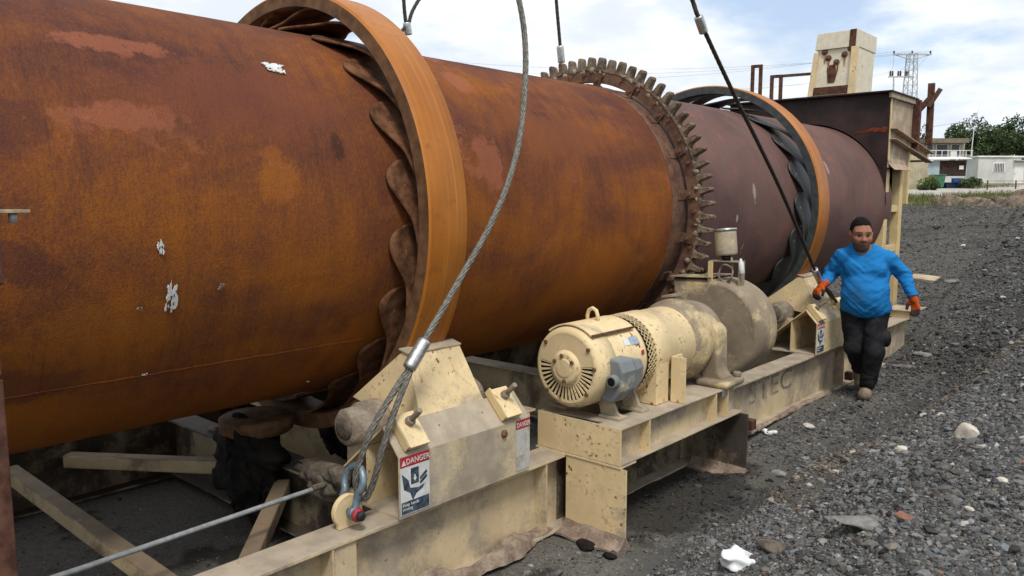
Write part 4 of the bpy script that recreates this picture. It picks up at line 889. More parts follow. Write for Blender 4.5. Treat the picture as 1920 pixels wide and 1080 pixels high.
m = MB(); m.bar(a, b, .10, .012); m.bar(a-Vector((0, 0, .13)), b-Vector((0, 0, .13)), .10, .012); m.bar(a-Vector((.04, 0, .065)), b-Vector((.04, 0, .065)), .012, .13); m.build('sloping_channel', 'hood_side', hd, .002)
MB().box(XH-.5, XH+.02, 12.1, 12.55, 2.50, 2.512).build('shelf', 'hood_side', hd)
for (y0, y1, z0, z1, dx, mat) in ((10.76, 10.90, .466, 2.36, 0, 'leg_yellow'), (11.38, 11.52, .466, 2.58, 0, 'leg_yellow'), (11.60, 11.66, 1.9, 2.64, .03, 'leg_yellow')):
    MB().box(XH-.12+dx, XH-.01+dx, y0, y1, z0, z1).build('leg', mat, hd, .006)
for y0 in (10.76, 11.38): MB().box(-5.30, -5.19, y0, y0+.14, .466, 1.899).build('leg', 'leg_yellow', hd, .006)
for z in (1.80, 1.27): MB().box(XH-.10, XH-.03, 10.9005, 11.3795, z, z+.09).build('rung', 'leg_yellow', hd, .004)
MB().bar((XH-.065, 10.86, .72), (XH-.065, 11.42, 1.18), .05, .07).build('leg_brace', 'leg_yellow', hd, .004)
MB().box(-3.10, -2.72, 10.72, 11.25, .55, .562).build('foot_plate', 'hood_side', hd, .003); MB().box(-3.05, -2.80, 10.75, 11.2, .466, .5495).build('foot_block', 'leg_yellow', hd, .004)
MB().obox((-2.80, 11.35, .94), (.32, .3, .012), Euler((R_(6), R_(4), 0))).build('step_plate', 'hood_side', hd)
# upright stubs and rails on the hood roof
for x0, x1, zt in ((-5.09, -4.97, 3.87), (-4.80, -4.67, 3.70)):
    m = MB(); m.box(x0-.022, x0+.022, 10.88, 10.92, 3.326, zt); m.box(x1-.022, x1+.022, 10.88, 10.92, 3.326, zt-.045); m.bar((x0+.0225, 10.90, zt-.02), (x1+.022, 10.90, zt-.025), .04, .04); m.build('guard_rail_stub', 'darkrust', hd, .003)
MB().bar((-4.645, 10.90, 3.675), (-4.24, 11.15, 3.70), .04, .035).build('rail', 'darkrust', hd)
MB().bar((-3.12, 11.765, 2.62), (-3.115, 11.765, 3.30), .09, .09, (0, 1, 0)).build('rear_post', 'darkrust', hd, .004)
yq = 12.3
MB().bar(ony(1741, 272, yq), ony(1747, 156, yq), .085, .05, (0, 1, 0)).build('rear_post', 'darkrust', hd, .004)
MB().bar(ony(1714, 216, yq-.05), ony(1748, 180, yq-.05), .075, .04, (0, 1, 0)).build('rear_brace', 'darkrust', hd, .004); MB().bar(ony(1741, 200, yq-.06), ony(1764, 166, yq-.06), .06, .03, (0, 1, 0)).build('rear_brace', 'gear', hd, .004)

# beige steel box on the roof
bx = thing('steel_box', (-3.95, 11.3, 3.326), 'cream steel box with rusty bolts and a dark opening on the hood roof', 'box')
def taper(z): t = (z-3.34)/.85; return (-4.265+.10*t, -3.66+.025*t)
def tp(x, y, z): l, r = taper(z); return (l+(r-l)*x, y, z)
def slab(name, x0, x1, z0, z1, y0, y1, mat, parent=bx, bev=.004):
    vs = [tp(x, y, z) for x in (x0, x1) for y in (y0, y1) for z in (z0, z1)]
    o = MB().add(vs, [(0, 1, 3, 2), (4, 6, 7, 5), (0, 4, 5, 1), (2, 3, 7, 6), (0, 2, 6, 4), (1, 5, 7, 3)]).build(name, mat, parent, bev)
    if parent is not bx: o.location = (0, 0, 0)
    return o
slab('body', .03, .97, 3.345, 4.17, 10.90, 11.62, 'white_cab', bev=.012)
slab('cap', -.01, .985, 3.96, 4.175, 10.872, 11.64, 'white_cab'); slab('side_strip', -.02, .09, 3.345, 3.93, 10.86, 10.90, 'cream_clean'); slab('side_strip', .86, 1.02, 3.345, 3.958, 10.86, 10.90, 'cream_clean')
slab('rust_strip', .09, .86, 3.37, 3.47, 10.875, 10.899, 'darkrust'); slab('base_plate', -.05, 1.04, 3.327, 3.345, 10.85, 11.68, 'hood_side')
slab('rust_stain_plate', .80, .95, 3.962, 4.178, 10.864, 10.8715, 'darkrust', bev=0); jg = random.Random(4); xs_ = np.linspace(-3.56, XH-.012, 16); MB().prism([(x, 2.815+.02*jg.random()) for x in xs_]+[(x, 2.835+(.055*jg.uniform(.5, 1))*min(1, (x+3.58)*4)) for x in xs_[::-1]], 'y', 10.7165, 10.7195).build('red_streak', 'dullred', hd)  # last prism: jagged dull red strip across the hood front
m = MB(); m.add([tp(*q) for q in ((.33, 10.893, 3.75), (.58, 10.893, 3.76), (.58, 10.893, 3.68), (.53, 10.893, 3.52), (.38, 10.893, 3.52), (.33, 10.893, 3.68))]+[tp(*q) for q in ((.33, 10.8995, 3.75), (.58, 10.8995, 3.76), (.58, 10.8995, 3.68), (.53, 10.8995, 3.52), (.38, 10.8995, 3.52), (.33, 10.8995, 3.68))], [(0, 1, 2, 3, 4, 5), (11, 10, 9, 8, 7, 6)]+[(i, 6+i, 6+(i+1) % 6, (i+1) % 6) for i in range(6)]); m.build('opening_cover', 'darkrust', bx)
for x, z in ((.22, 3.93), (.33, 3.845), (.70, 3.87), (.83, 3.94), (.53, 3.78)):
    p = tp(x, 10.89, z); MB().prism([(p[0]-.02, p[2]), (p[0]+.02, p[2]), (p[0]+.012, p[2]-.09), (p[0]+.002, p[2]-.16), (p[0]-.01, p[2]-.07)], 'y', 10.8905, 10.8955).build('rust_run', 'rustrun', bx); st = MB().lathe(p, (0, -1, 0), [(0, .001), (.0, .042), (.002, .036), (.004, .001)], 14, False).build('rust_ring', 'gear', bx); MB().lathe((p[0], 10.888, p[2]), (0, -1, 0), [(0, .019), (.010, .019), (.016, .01)], 10).build('bolt', 'rustbolt', st, 0, False).location = (0, 0, 0)

# ================================================================== PERSON
PF = np.array([-2.43, 7.96, 0.0]); PF[2] = float(np.mean([ground_h(PF[0]+a_, PF[1]+b_) for a_ in (-.05, .05) for b_ in (-.2, -.1, 0)]))+.012
PA = np.array([.956, .292, 0]); PB = np.array([.292, -.956, 0]); PZ = np.array([0, 0, 1.])
def Lw(a, b, z): return PF+a*PA+b*PB+z*PZ
def cap_(p, a, b, ra, rb):
    a, b = np.array(a, float), np.array(b, float); d = b-a; t = np.clip((p-a)@d/(d@d), 0, 1); return np.linalg.norm(p-a-t[:, None]*d, axis=1)-(ra+(rb-ra)*t)
def ell(p, c, r, rot=None):
    q = p-np.array(c); r = np.array(r, float)
    if rot is not None: q = q@rot
    k0 = np.linalg.norm(q/r, axis=1); k1 = np.linalg.norm(q/r**2, axis=1)+1e-9; return k0*(k0-1)/k1
def smin(a, b, k): h = np.clip(.5+.5*(b-a)/k, 0, 1); return b*(1-h)+a*h-k*h*(1-h)
def smax(a, b, k): return -smin(-a, -b, k)
HY = R_(-14); HP = R_(12)                                  # head turned to the machine, looking a little down
HC_ = np.array([-.03, .085, 1.590]); HS = 1.12
_ry = np.array([[math.cos(HY), -math.sin(HY), 0], [math.sin(HY), math.cos(HY), 0], [0, 0, 1]]); _rp = np.array([[1, 0, 0], [0, math.cos(HP), math.sin(HP)], [0, -math.sin(HP), math.cos(HP)]])
HR = _ry@_rp                                               # columns: head axes in person space
def head(p):
    q = (p-HC_)@HR/HS
    d = ell(q, (0, -.012, .028), (.083, .102, .112)); d = smin(d, ell(q, (0, .018, -.055), (.068, .078, .082)), .05)
    d = smin(d, ell(q, (0, .045, -.098), (.040, .036, .032)), .04)          # chin
    d = smin(d, ell(q, (0, .068, .034), (.062, .026, .018)), .03)           # brow
    for s in (-1, 1):
        d = smax(d, -ell(q, (s*.034, .106, .008), (.021, .018, .014)), .018)     # sockets
        d = smin(d, ell(q, (s*.046, .058, -.028), (.026, .030, .026)), .03)      # cheeks
        d = smin(d, ell(q, (s*.086, -.008, -.002), (.012, .022, .034)), .008)    # ears
        d = smin(d, ell(q, (s*.013, .101, -.030), (.011, .013, .010)), .008)
    d = smin(d, cap_(q, (0, .088, .018), (0, .112, -.026), .009, .014), .014)    # nose
    d = smin(d, ell(q, (0, .090, -.056), (.026, .014, .008)), .008); d = smin(d, ell(q, (0, .088, -.070), (.022, .014, .009)), .008)
    return d*HS
SHR, ELR, WRR = (-.205, -.01, 1.36), (-.305, -.085, 1.20), (-.372, .055, 1.085)     # his right arm (image left)
SHL, ELL, WRL = (.208, -.01, 1.36), (.338, -.055, 1.20), (.418, .05, 1.005)
HIL, KNL, ANL = (.10, .0, .86), (.082, .13, .475), (.012, .05, .10)                   # forward leg
HIR, KNR, ANR = (-.105, .0, .86), (-.100, .03, .48), (-.06, -.36, .20)
def torso(p):
    d = ell(p, (0, -.01, 1.25), (.212, .135, .225)); d = smin(d, ell(p, (.005, .055, 1.02), (.200, .158, .205)), .09)
    d = smin(d, ell(p, (.005, -.005, .88), (.205, .145, .15)), .06); d = smin(d, cap_(p, (-.175, -.015, 1.365), (.175, -.015, 1.365), .066, .066), .06)
    d = smin(d, cap_(p, (-.07, -.005, 1.415), (.06, -.005, 1.415), .062, .062), .07)
    for s in (-1, 1): d = smin(d, ell(p, (s*.088, .095, 1.255), (.085, .055, .065)), .04)
    return d
def arm(p, s, e, w, k=0): return smin(cap_(p, s, e, .068+k, .052+k), cap_(p, e, w, .051+k, .034+k), .03)
def leg(p, h, n, a, k=0, kb=0): return smin(cap_(p, h, n, .106+k, .070+k), cap_(p, n, a, .071+k+kb*.4, .045+k+kb), .03)
def hand_prims(w, d, nrm, side, curl):
    w, d, nrm = np.array(w), np.array(d, float), np.array(nrm, float); d /= np.linalg.norm(d); nrm -= d*(nrm@d); nrm /= np.linalg.norm(nrm); x = np.cross(d, nrm)*side; P = []
    for k, off in enumerate((-.026, -.009, .009, .026)): P.append((w+d*.01+x*off*.75, w+d*.092+x*off, .016, .0145, 0))
    for k, (off, L) in enumerate(((-.030, .062), (-.010, .075), (.010, .078), (.030, .070))):
        a = w+d*.095+x*off; c = curl*(1+.12*(k-1.5)); dd = d*math.cos(c)+nrm*math.sin(c); b = a+dd*L*.55; d2 = d*math.cos(2.1*c)+nrm*math.sin(2.1*c); P.append((a, b, .0125, .0115, 1)); P.append((b, b+d2*L*.55, .0112, .0095, 2))
    a = w+d*.035+x*.032; b = a+(d*.6+x*.62+nrm*.35)*.05; P.append((a, b, .0155, .0135, 1)); P.append((b, b+(d*.85+x*.1+nrm*.5)*.04, .0128, .0105, 2)); return P
HANDR = hand_prims(WRR, (-.62, .42, -.62), (.25, -.2, -.9), -1, .62); HANDL = hand_prims(WRL, (.20, .12, -.97), (-.45, .6, .0), -1, .30)
def hand(p, H, k=0):
    d = None
    for a, b, ra, rb, _ in H: c = cap_(p, a, b, ra+k, rb+k); d = c if d is None else smin(d, c, .006)
    return d
def feet(p, k=0):
    d = smin(cap_(p, (.010, .01, .055), (-.005, .165, .046), .052+k, .054+k), cap_(p, (.012, .03, .06), (.012, .045, .14), .048+k, .055+k), .03)
    d2 = smin(cap_(p, (-.06, -.37, .13), (-.055, -.235, .045), .046+k, .042+k), cap_(p, (-.06, -.36, .14), ANR, .047+k, .05+k), .03); return np.minimum(d, d2)
def body(p):
    d = smin(torso(p), cap_(p, (-.012, -.005, 1.38), (-.026, .03, 1.52), .066, .060), .035); d = smin(d, head(p), .02)
    for a in ((SHR, ELR, WRR), (SHL, ELL, WRL)): d = smin(d, arm(p, *a), .03)
    for l in ((HIL, KNL, ANL), (HIR, KNR, ANR)): d = smin(d, leg(p, *l), .04)
    d = smin(d, hand(p, HANDR), .012); d = smin(d, hand(p, HANDL), .012); return smin(d, feet(p), .03)
def person_obj(name, fn, lo, hi, h, mat, parent=None, colf=None):
    V, F = surfnet(fn, lo, hi, h); me = raw_mesh(name, Vw(V), F)
    if colf is not None: vcol(me, 'Col', colf(V))
    o = obj(name, me, mat, parent); sm = o.modifiers.new('smooth', 'SMOOTH'); sm.factor = .5; sm.iterations = 1; return o
def Vw(V): return (V[:, :1]-.05*V[:, 2:3])*PA+V[:, 1:2]*PB+V[:, 2:3]*PZ
def skin_col(V):
    q = (V-HC_)@HR/HS; n = len(V); c = np.tile(np.array([.33, .15, .09]), (n, 1)); nz = fbm(V*40, 2)[:, None]; c = c*(1+.12*nz)
    def put(m, col, k): m = (m*k)[:, None]; c[:] = c*(1-m)+np.array(col)*m
    hd = ss(V[:, 2], 1.40, 1.44)
    f = lambda cx, cz, rx, rz: ss(-(((np.abs(q[:, 0])-cx)/rx)**2+((q[:, 2]-cz)/rz)**2), -1.3, -.6)*(q[:, 1] > .03)
    put(ss(-q[:, 2], .045, .075)*hd*(q[:, 1] > -.03), (.085, .048, .036), .72)                       # stubble
    put(f(0, -.047, .034, .007), (.09, .05, .037), .7)
    put(f(.0, -.063, .024, .0085), (.24, .095, .075), .7); put(f(.036, .036, .024, .0065), (.015, .011, .009), .95)
    put(f(.034, .010, .017, .011), (.10, .05, .035), .7); put(f(0, -.02, .02, .03), (.31, .14, .085), .5)
    return c
M['skin'] = vcol_mat('skin', 'Col', .5, .05, 90, .1)
person = person_obj('person', body, (-.55, -.5, -.01), (.56, .32, 1.78), .0095, 'skin', None, skin_col); person.location = PF
tag(person, 'stocky man in bright blue shirt and orange gloves walking beside the machine', 'person')
def fold(p, amp=.006): return amp*fbm(p*np.array([9, 9, 16.]), 3)
def shirt(p):
    t = torso(p)-.016-.010*ss(-p[:, 2], -1.1, -.85)
    d = t
    for s, e, w in ((SHR, ELR, WRR), (SHL, ELL, WRL)):
        s, e, w = map(np.array, (s, e, w)); a = arm(p, s, e, w, .013); ax_ = (w-e)/np.linalg.norm(w-e); u = (p-e)@ax_; L = np.linalg.norm(w-e)
        rip = .0028*np.sin(u*130+7*fbm(p*12, 2))*ss(u, -.12, .05)
        a = smax(a+rip, (u-L*.99), .008); d = smin(d, a, .035)
    hem = .815+.035*np.cos((p[:, 0]-.02)*9)*-1+.06*np.abs(p[:, 0]+.05)*1.2+.02*(p[:, 1] < 0)
    d = smax(d, hem-p[:, 2], .01)
    nk = ell(p, (-.018, .045, 1.475), (.080, .095, .062)); d = smax(d, -nk, .008); d = smax(d, -cap_(p, (-.02, .10, 1.44), (-.02, .16, 1.375), .05, .012), .006)
    crease = .006*np.sin(26*(p[:, 2]+.35*np.abs(p[:, 0]))+4*fbm(p*6, 2))*ss(np.abs(p[:, 0]), .06, .2)
    return d+fold(p, .011)+.010*fbm(np.stack([p[:, 0]*9+p[:, 2]*9, p[:, 1]*5, p[:, 2]*26-np.abs(p[:, 0])*22], -1), 2)+crease*.4
def shirt_col(V):
    c = np.tile(np.array([.015, .175, .45]), (len(V), 1)); c = c*(1+.10*fbm(V*14, 3)[:, None])
    st = np.exp(-(((V[:, 0]+.07)/.07)**2+((V[:, 2]-1.0)/.10)**2))*(V[:, 1] > .05)*np.clip(.6+fbm(V*22, 3), 0, 1); c = c*(1-.55*st[:, None])+np.array([.05, .09, .12])*.5*st[:, None]; return c
M['cloth'] = vcol_mat('blue_cloth', 'Col', .85, .3, 260, .08)
person_obj('shirt', shirt, (-.48, -.24, .74), (.50, .32, 1.50), .008, 'cloth', person, shirt_col)
def trousers(p):
    d = ell(p, (.005, -.002, .875), (.215, .152, .15))
    for l in ((HIL, KNL, ANL), (HIR, KNR, ANR)): d = smin(d, leg(p, *l, .014, .013), .03)
    d = smax(d, p[:, 2]-.955, .01); d1 = .095-p[:, 2]; d = smax(d, np.where(p[:, 1] < -.18, .13-p[:, 2], d1), .008)
    pk = ell(p, (.185, .075, .60), (.045, .075, .085)); d = smin(d, pk, .012)
    return d+.013*fbm(p*np.array([8, 8, 11.])+4, 3)+.0035*np.sin(p[:, 2]*60+11*fbm(p*7, 2))*ss(-p[:, 2], -.45, -.1)
M['trousers'] = simple('black_trousers', (.018, .018, .020), .85, 0, .5, 9, .3)
person_obj('trousers', trousers, (-.30, -.5, .06), (.30, .30, .97), .008, 'trousers', person)
def glove_col(H):
    def f(V):
        c = np.tile(np.array([.52, .085, .012]), (len(V), 1)); dt = np.full(len(V), 9.)
        for a, b, ra, rb, k in H:
            if k == 2: dt = np.minimum(dt, cap_(V, a, b, ra, rb))
        m = ss(-dt, -.016, -.003)[:, None]; return c*(1-m)+np.array([.035, .03, .028])*m
    return f
M['glove'] = vcol_mat('orange_glove', 'Col', .8, .2, 120, .2)
for H, w in ((HANDR, WRR), (HANDL, WRL)):
    w = np.array(w); dd = np.array(H[0][1])-np.array(H[0][0]); dd /= np.linalg.norm(dd)
    fn = lambda p: smin(hand(p, H, .0035), cap_(p, w-dd*.03, w+dd*.03, .041, .034), .012)
    person_obj('glove', fn, w-.20, w+.20, .0055, 'glove', person, glove_col(H))
def hair(p):
    q = (p-HC_)@HR/HS; d = ell(q, (0, -.014, .032), (.087, .105, .115))+.007*fbm(p*48, 2)
    line = np.interp(q[:, 1]-.10*np.abs(q[:, 0]), [-.07, -.02, .012, .035, .12], [-.065, -.035, .0, .082, .108])
    return smax(d, line-q[:, 2], .006)
M['hair'] = simple('black_hair', (.008, .007, .006), .85, 0, .5, 120, .6)
person_obj('hair', hair, HC_-.16, HC_+.18, .0065, 'hair', person)
for s in (-1, 1):
    c = HC_+HR@np.array([s*.034, .084, .010])*HS; w_ = (c[0]-.05*c[2])*PA+c[1]*PB+c[2]*PZ; e = MB(); e.sphere(tuple(w_), .0125, 10, 8); eo = e.build('eye', simple('eye_dark', (.03, .022, .018), .25, 0, .2, 10, 0), person)
def boots(p): return np.maximum(feet(p, .006), np.where(p[:, 1] < -.18, -.1, .004-p[:, 2]))
V, F = surfnet(lambda p: np.maximum(boots(p), -.16-p[:, 1]), (-.12, -.14, -.02), (.12, .26, .22), .007); M['boot'] = simple('dusty_boot', (.21, .165, .115), .9, 0, .35, 18, .4)
obj('boot', raw_mesh('boot', Vw(V), F), 'boot', person); V, F = surfnet(lambda p: np.maximum(boots(p), p[:, 1]+.17), (-.12, -.48, -.02), (.12, -.15, .28), .007); obj('boot', raw_mesh('boot', Vw(V), F), 'boot', person)

# ================================================================== STONES, RUBBISH
def rock(name, c, r, seed, mat, label, cat='stone', h=None, amp=.45, group=None, sq=1.5, facet=None):
    r = np.array(r, float); z0 = float(ground_h(c[0], c[1])); cc = np.array([c[0], c[1], z0+r[2]*.25])
    rr_ = np.random.default_rng(seed); N_ = rr_.normal(size=(14, 3)); N_ /= np.linalg.norm(N_, axis=1)[:, None]; D_ = rr_.uniform(.55, .92, 14)
    def fn(p):
        q = (p-cc)/r; d = np.max(q@N_.T-D_, axis=1); d = smax(d, np.linalg.norm(q, axis=1)-1.05, .1); return (d+amp*.25*fbm(q*2.2+seed, 3))*r.min()
    V, F = surfnet(fn, cc-r*1.25, cc+r*1.25, h or r.max()/9); V = V-np.array([c[0], c[1], z0]); o = obj(name, raw_mesh(name, V, F, True), mat); o.location = (c[0], c[1], z0); tag(o, label, cat, group); return o
M['palestone'] = crust('pale_limestone', (.42, .37, .29), (.62, .57, .48), 20, .4, .01); M['greystone'] = crust('grey_stone', (.13, .125, .118), (.26, .25, .23), 12, .5, .01)
M['redstone'] = crust('red_stone', (.20, .10, .07), (.30, .16, .11), 20, .5, .01); M['slab'] = crust('dusty_asphalt_lump', (.11, .095, .085), (.23, .20, .175), 16, .6, .01)
def gp(x, y):                                              # where a pixel's ray meets the ground sheet
    v = ray(x, y); t = np.arange(2.0, 60, .02); q = _o+v*t[:, None]; i = int(np.argmax(q[:, 2] < ground_h(q[:, 0], q[:, 1]))); return q[i]
rock('pale_stone', gp(1815, 822), (.085, .07, .075), 1, 'palestone', 'large pale angular stone alone on the dark gravel bank', h=.01)
rock('pale_stone', gp(1516, 800), (.055, .045, .03), 2, 'palestone', 'flat pale stone lying near the white crumpled bag by the beam', h=.008)
rock('small_stone', gp(1480, 788), (.02, .04, .035), 3, 'greystone', 'small upright grey chip leaning by the beam foot', h=.007)
rock('asphalt_lump', gp(1640, 985), (.20, .12, .022), 4, 'greystone', 'broad flat greyish asphalt lump half sunk in the gravel', h=.016)
rock('asphalt_lump', gp(1445, 1030), (.11, .08, .025), 5, 'mud_dark', 'brownish clod beside the white plastic bag', h=.014)
rock('red_stone', gp(1697, 972), (.05, .035, .022), 6, 'redstone', 'brick-red stone chip on the gravel', h=.007)
rock('grey_stone', gp(1455, 890), (.07, .055, .03), 7, 'greystone', 'rounded grey stone by the second support post', h=.008)
rock('grey_stone', gp(1690, 845), (.05, .045, .028), 8, 'palestone', 'buff stone on the brown streak of the bank', h=.008)
rock('flat_rock', gp(1790, 530), (.16, .10, .05), 9, 'greystone', 'long flat grey rock on the slope behind the man', h=.014)
rock('flat_rock', gp(1735, 668), (.15, .10, .04), 10, 'greystone', 'dusty grey slab below the end of the beam', h=.014)
rock('flat_rock', gp(1700, 690), (.16, .07, .035), 13, 'slab', 'low dark slab between the man and the gravel bank', h=.014)
rock('dark_clod', gp(1100, 1030), (.08, .06, .04), 11, 'grease', 'black oily clod on the sand beside the support post', h=.01); rock('dark_clod', gp(1145, 1048), (.05, .04, .025), 12, 'grease', 'smaller black oily clod next to the larger one', h=.008)
for i, (px, py, r) in enumerate(((1805, 462, .07), (1745, 532, .05), (1880, 560, .05), (1850, 700, .04), (1760, 780, .03), (1650, 1000, .03), (1880, 905, .035), (1540, 905, .03), (1600, 850, .028), (1720, 1010, .03), (1820, 960, .03), (1340, 985, .025))):
    rock('loose_stone', gp(px, py), (r, r*.8, r*.5), 20+i, ('palestone', 'greystone')[i % 2], ('pale loose stone standing out on the dark gravel bank', 'dull grey loose stone standing out on the gravel bank')[i % 2], group=('larger pale stones on the gravel bank', 'larger grey stones on the gravel bank')[i % 2], h=r/5)
def bag(c, r, seed, label):
    r = np.array(r); z0 = float(ground_h(c[0], c[1])); cc = np.array([c[0], c[1], z0+r[2]*.5])
    def fn(p): q = (p-cc)/r; a = fbm(q*.9+seed, 2); b = np.abs(vnoise(q*1.5+seed*2)); c_ = np.abs(vnoise(q*3.3+seed)); return (np.linalg.norm(q, axis=1)-.70+.7*a+.5*b+.10*c_-.2)*r.min()
    V, F = surfnet(fn, cc-r*1.6, cc+r*1.6, .009); o = obj('plastic_bag', raw_mesh('plastic_bag', V-np.array([c[0], c[1], z0]), F), 'white_plastic'); o.location = (c[0], c[1], z0); tag(o, label, 'plastic bag')
bag(gp(1376, 1066), (.105, .085, .08), 3, 'crumpled white plastic bag on the gravel ahead of the support post'); bag(gp(1440, 815), (.075, .06, .045), 8, 'small crumpled white bag against the foot of the beam')

# ================================================================== BACKGROUND
M['bwhite'] = simple('white_panel_wall', (.54, .54, .50), .7, 0, .12, 1.2, 0); M['roofw'] = simple('pale_roof', (.72, .71, .67), .6, 0, .1, 2, 0)
M['bluegrey'] = simple('blue_grey_sheet', (.38, .46, .50), .6, 0, .12, 2, 0); M['brownslat'] = simple('brown_slats', (.055, .035, .028), .8, 0, .4, 6, 0)
M['tansheet'] = simple('tan_corrugated', (.47, .41, .29), .6, 0, .15, 2, 0); M['glassd'] = simple('dark_window', (.05, .06, .065), .15, 0, .2, 2, 0)
M['binGreen'] = simple('bin_green', (.05, .16, .09), .5, 0, .2, 5, 0); M['blueplastic'] = simple('blue_plastic', (.02, .09, .36), .45, 0, .2, 5, 0); M['navy'] = simple('navy_plastic', (.012, .022, .05), .5, 0, .3, 5, 0)
M['pylon'] = simple('galvanised_lattice', (.42, .43, .43), .6, 0, .2, 5, 0); M['roofbrown'] = simple('brown_roof_edge', (.20, .165, .12), .8, 0, .2, 3, 0); M['concrete'] = simple('concrete_wall', (.34, .31, .26), .85, 0, .2, 2, 0)
M['yard'] = crust('pale_yard', (.33, .30, .255), (.47, .44, .385), .8, .3, .03); M['boulder'] = crust('brown_grey_boulder', (.09, .066, .05), (.24, .185, .14), 4.5, .6, .05); M['bark'] = simple('bark', (.09, .07, .05), .9, 0, .3, 6, .3)
def spot(px, D): v = ray(px, 369); v = v/1.0; q = _o+v*D; return np.array([q[0], q[1], float(ground_h(q[0], q[1], False))])
def site(name, px, D, label, cat, group=None, rot=0):
    q = spot(px, D); t = thing(name, tuple(q), label, cat, group); t.rotation_euler = (0, 0, YAW+rot); return t
def part(m, name, mat, t, bevel=0):
    o = m.build(name, mat, t, bevel, False); o.location = (0, 0, 0); return o
k = lambda D: FPX/D
# yard / road
yd = []; us = np.linspace(-22, 40, 60)
q0 = spot(1700, 42); rr_ = np.array([math.cos(YAW), math.sin(YAW)]); ff_ = np.array([-math.sin(YAW), math.cos(YAW)])
V = np.zeros((60, 14, 3))
for i, u in enumerate(us):
    for j, w in enumerate(np.linspace(0, 13, 14)):
        p = q0[:2]+rr_*u+ff_*(w+.9*math.sin(u*.35)*(w < 1)); V[i, j] = (*p, float(ground_h(p[0], p[1]))+.05)
rd = obj('road', grid_mesh('road', V), 'yard'); rd['kind'] = 'structure'
# cabin
D = 62; t = site('white_cabin', 1875, D, 'white prefabricated cabin with a barred window and pale door', 'cabin', rot=.05); s = 1/k(D)
m = MB(); m.box(-1.95, 3.6, 0, 2.6, 0, 2.12); part(m, 'wall', 'bwhite', t, .02); part(MB().box(-2.08, 3.7, -.1, 2.7, 2.12, 2.24), 'roof', 'roofw', t, .02)
wf = part(MB().box(-.78, .22, -.03, .02, .95, 1.72), 'window', 'roofw', t, .01); part(MB().box(-.70, .14, -.045, -.032, 1.02, 1.65), 'pane', 'glassd', wf)
for i in range(7): part(MB().box(-.68+i*.13, -.64+i*.13, -.065, -.047, 1.02, 1.65), 'bar', 'roofw', wf)
dr = part(MB().box(.95, 1.75, -.035, .02, .08, 1.72), 'door', 'roofw', t, .01); part(MB().box(1.02, 1.08, -.07, -.036, .8, .9), 'handle', 'pylon', dr)
part(MB().box(.9, 2.4, -.35, -.001, 1.86, 1.91), 'door_canopy', 'bwhite', t); part(MB().cyl((1.62, -.08, 1.98), (1.62, -.02, 1.98), .09, None, 10), 'lamp', 'navy', t); part(MB().box(-2.0, 3.6, -.05, 0, -.15, .12), 'plinth', 'concrete', t)
# shed
D = 59; t = site('open_shed', 1770, D, 'small shed with pale lean-to roof, brown slatted wall and white base', 'shed', rot=-.03)
part(MB().box(-.45, 1.55, .0, .06, 0, .78), 'base_wall', 'bwhite', t); part(MB().box(-1.40, -.46, .0, .06, 0, 1.92), 'side_wall', 'bluegrey', t)
for i in range(16): part(MB().box(-.44+i*.124, -.335+i*.124, .02, .05, .781, 1.95), 'slat', 'brownslat', t)
part(MB().box(-.46, 1.56, .9, .96, 0, 2.0), 'rear_wall', 'brownslat', t); part(MB().box(1.50, 1.56, 0, .9, 0, 1.98), 'end_wall', 'bluegrey', t); part(MB().box(-1.4, -1.36, .06, .9, 0, 1.95), 'end_wall', 'bluegrey', t)
xs = np.linspace(-1.65, 1.75, 69); Vr = np.zeros((69, 2, 3))
for i, x in enumerate(xs):
    z = 2.02+.03*(i % 2)+.02*(x+1.6)*.3; Vr[i, 0] = (x, -.35, z); Vr[i, 1] = (x, 1.2, z+.22)
rf = obj('roof', grid_mesh('roof', Vr, False), 'roofw', t, 0, False); so_ = rf.modifiers.new('thick', 'SOLIDIFY'); so_.thickness = .03
part(MB().box(.98, 1.30, -.015, .015, 1.28, 1.56), 'notice', 'roofw', t)
# bin, tubs
D = 55; t = site('wheelie_bin', 1758, D, 'green wheeled rubbish bin in front of the shed', 'bin')
m = MB(); m.add([(x*w, y*w, z) for z, w in ((.12, .78), (.92, 1)) for x, y in ((-.33, -.3), (.33, -.3), (.33, .3), (-.33, .3))], [(3, 2, 1, 0), (4, 5, 6, 7), (0, 1, 5, 4), (1, 2, 6, 5), (2, 3, 7, 6), (3, 0, 4, 7)]); part(m, 'body', 'binGreen', t, .02)
part(MB().box(-.37, .37, -.34, .36, .92, 1.0), 'lid', 'binGreen', t, .03); part(MB().cyl((-.3, .30, .1), (.3, .30, .1), .1, None, 12), 'wheel', 'navy', t)
t = site('navy_tub', 1789, D, 'long navy blue tub on the ground before the shed', 'tub'); m = MB(); m.add([(x*w, y*w, z) for z, w in ((0, .9), (.38, 1)) for x, y in ((-.80, -.3), (.80, -.3), (.80, .3), (-.80, .3))], [(3, 2, 1, 0), (4, 5, 6, 7), (0, 1, 5, 4), (1, 2, 6, 5), (2, 3, 7, 6), (3, 0, 4, 7)]); part(m, 'body', 'navy', t, .03); part(MB().box(-.83, .83, -.33, .33, .38, .42), 'rim', 'navy', t, .01)
t = site('blue_crate', 1792, D-.1, 'bright blue plastic crate standing in the navy tub', 'crate'); t.location.z += .422; part(MB().box(-.28, .28, -.2, .2, 0, .26), 'body', 'blueplastic', t, .02); part(MB().box(-.3, .3, -.22, .22, .26, .29), 'rim', 'blueplastic', t, .01)
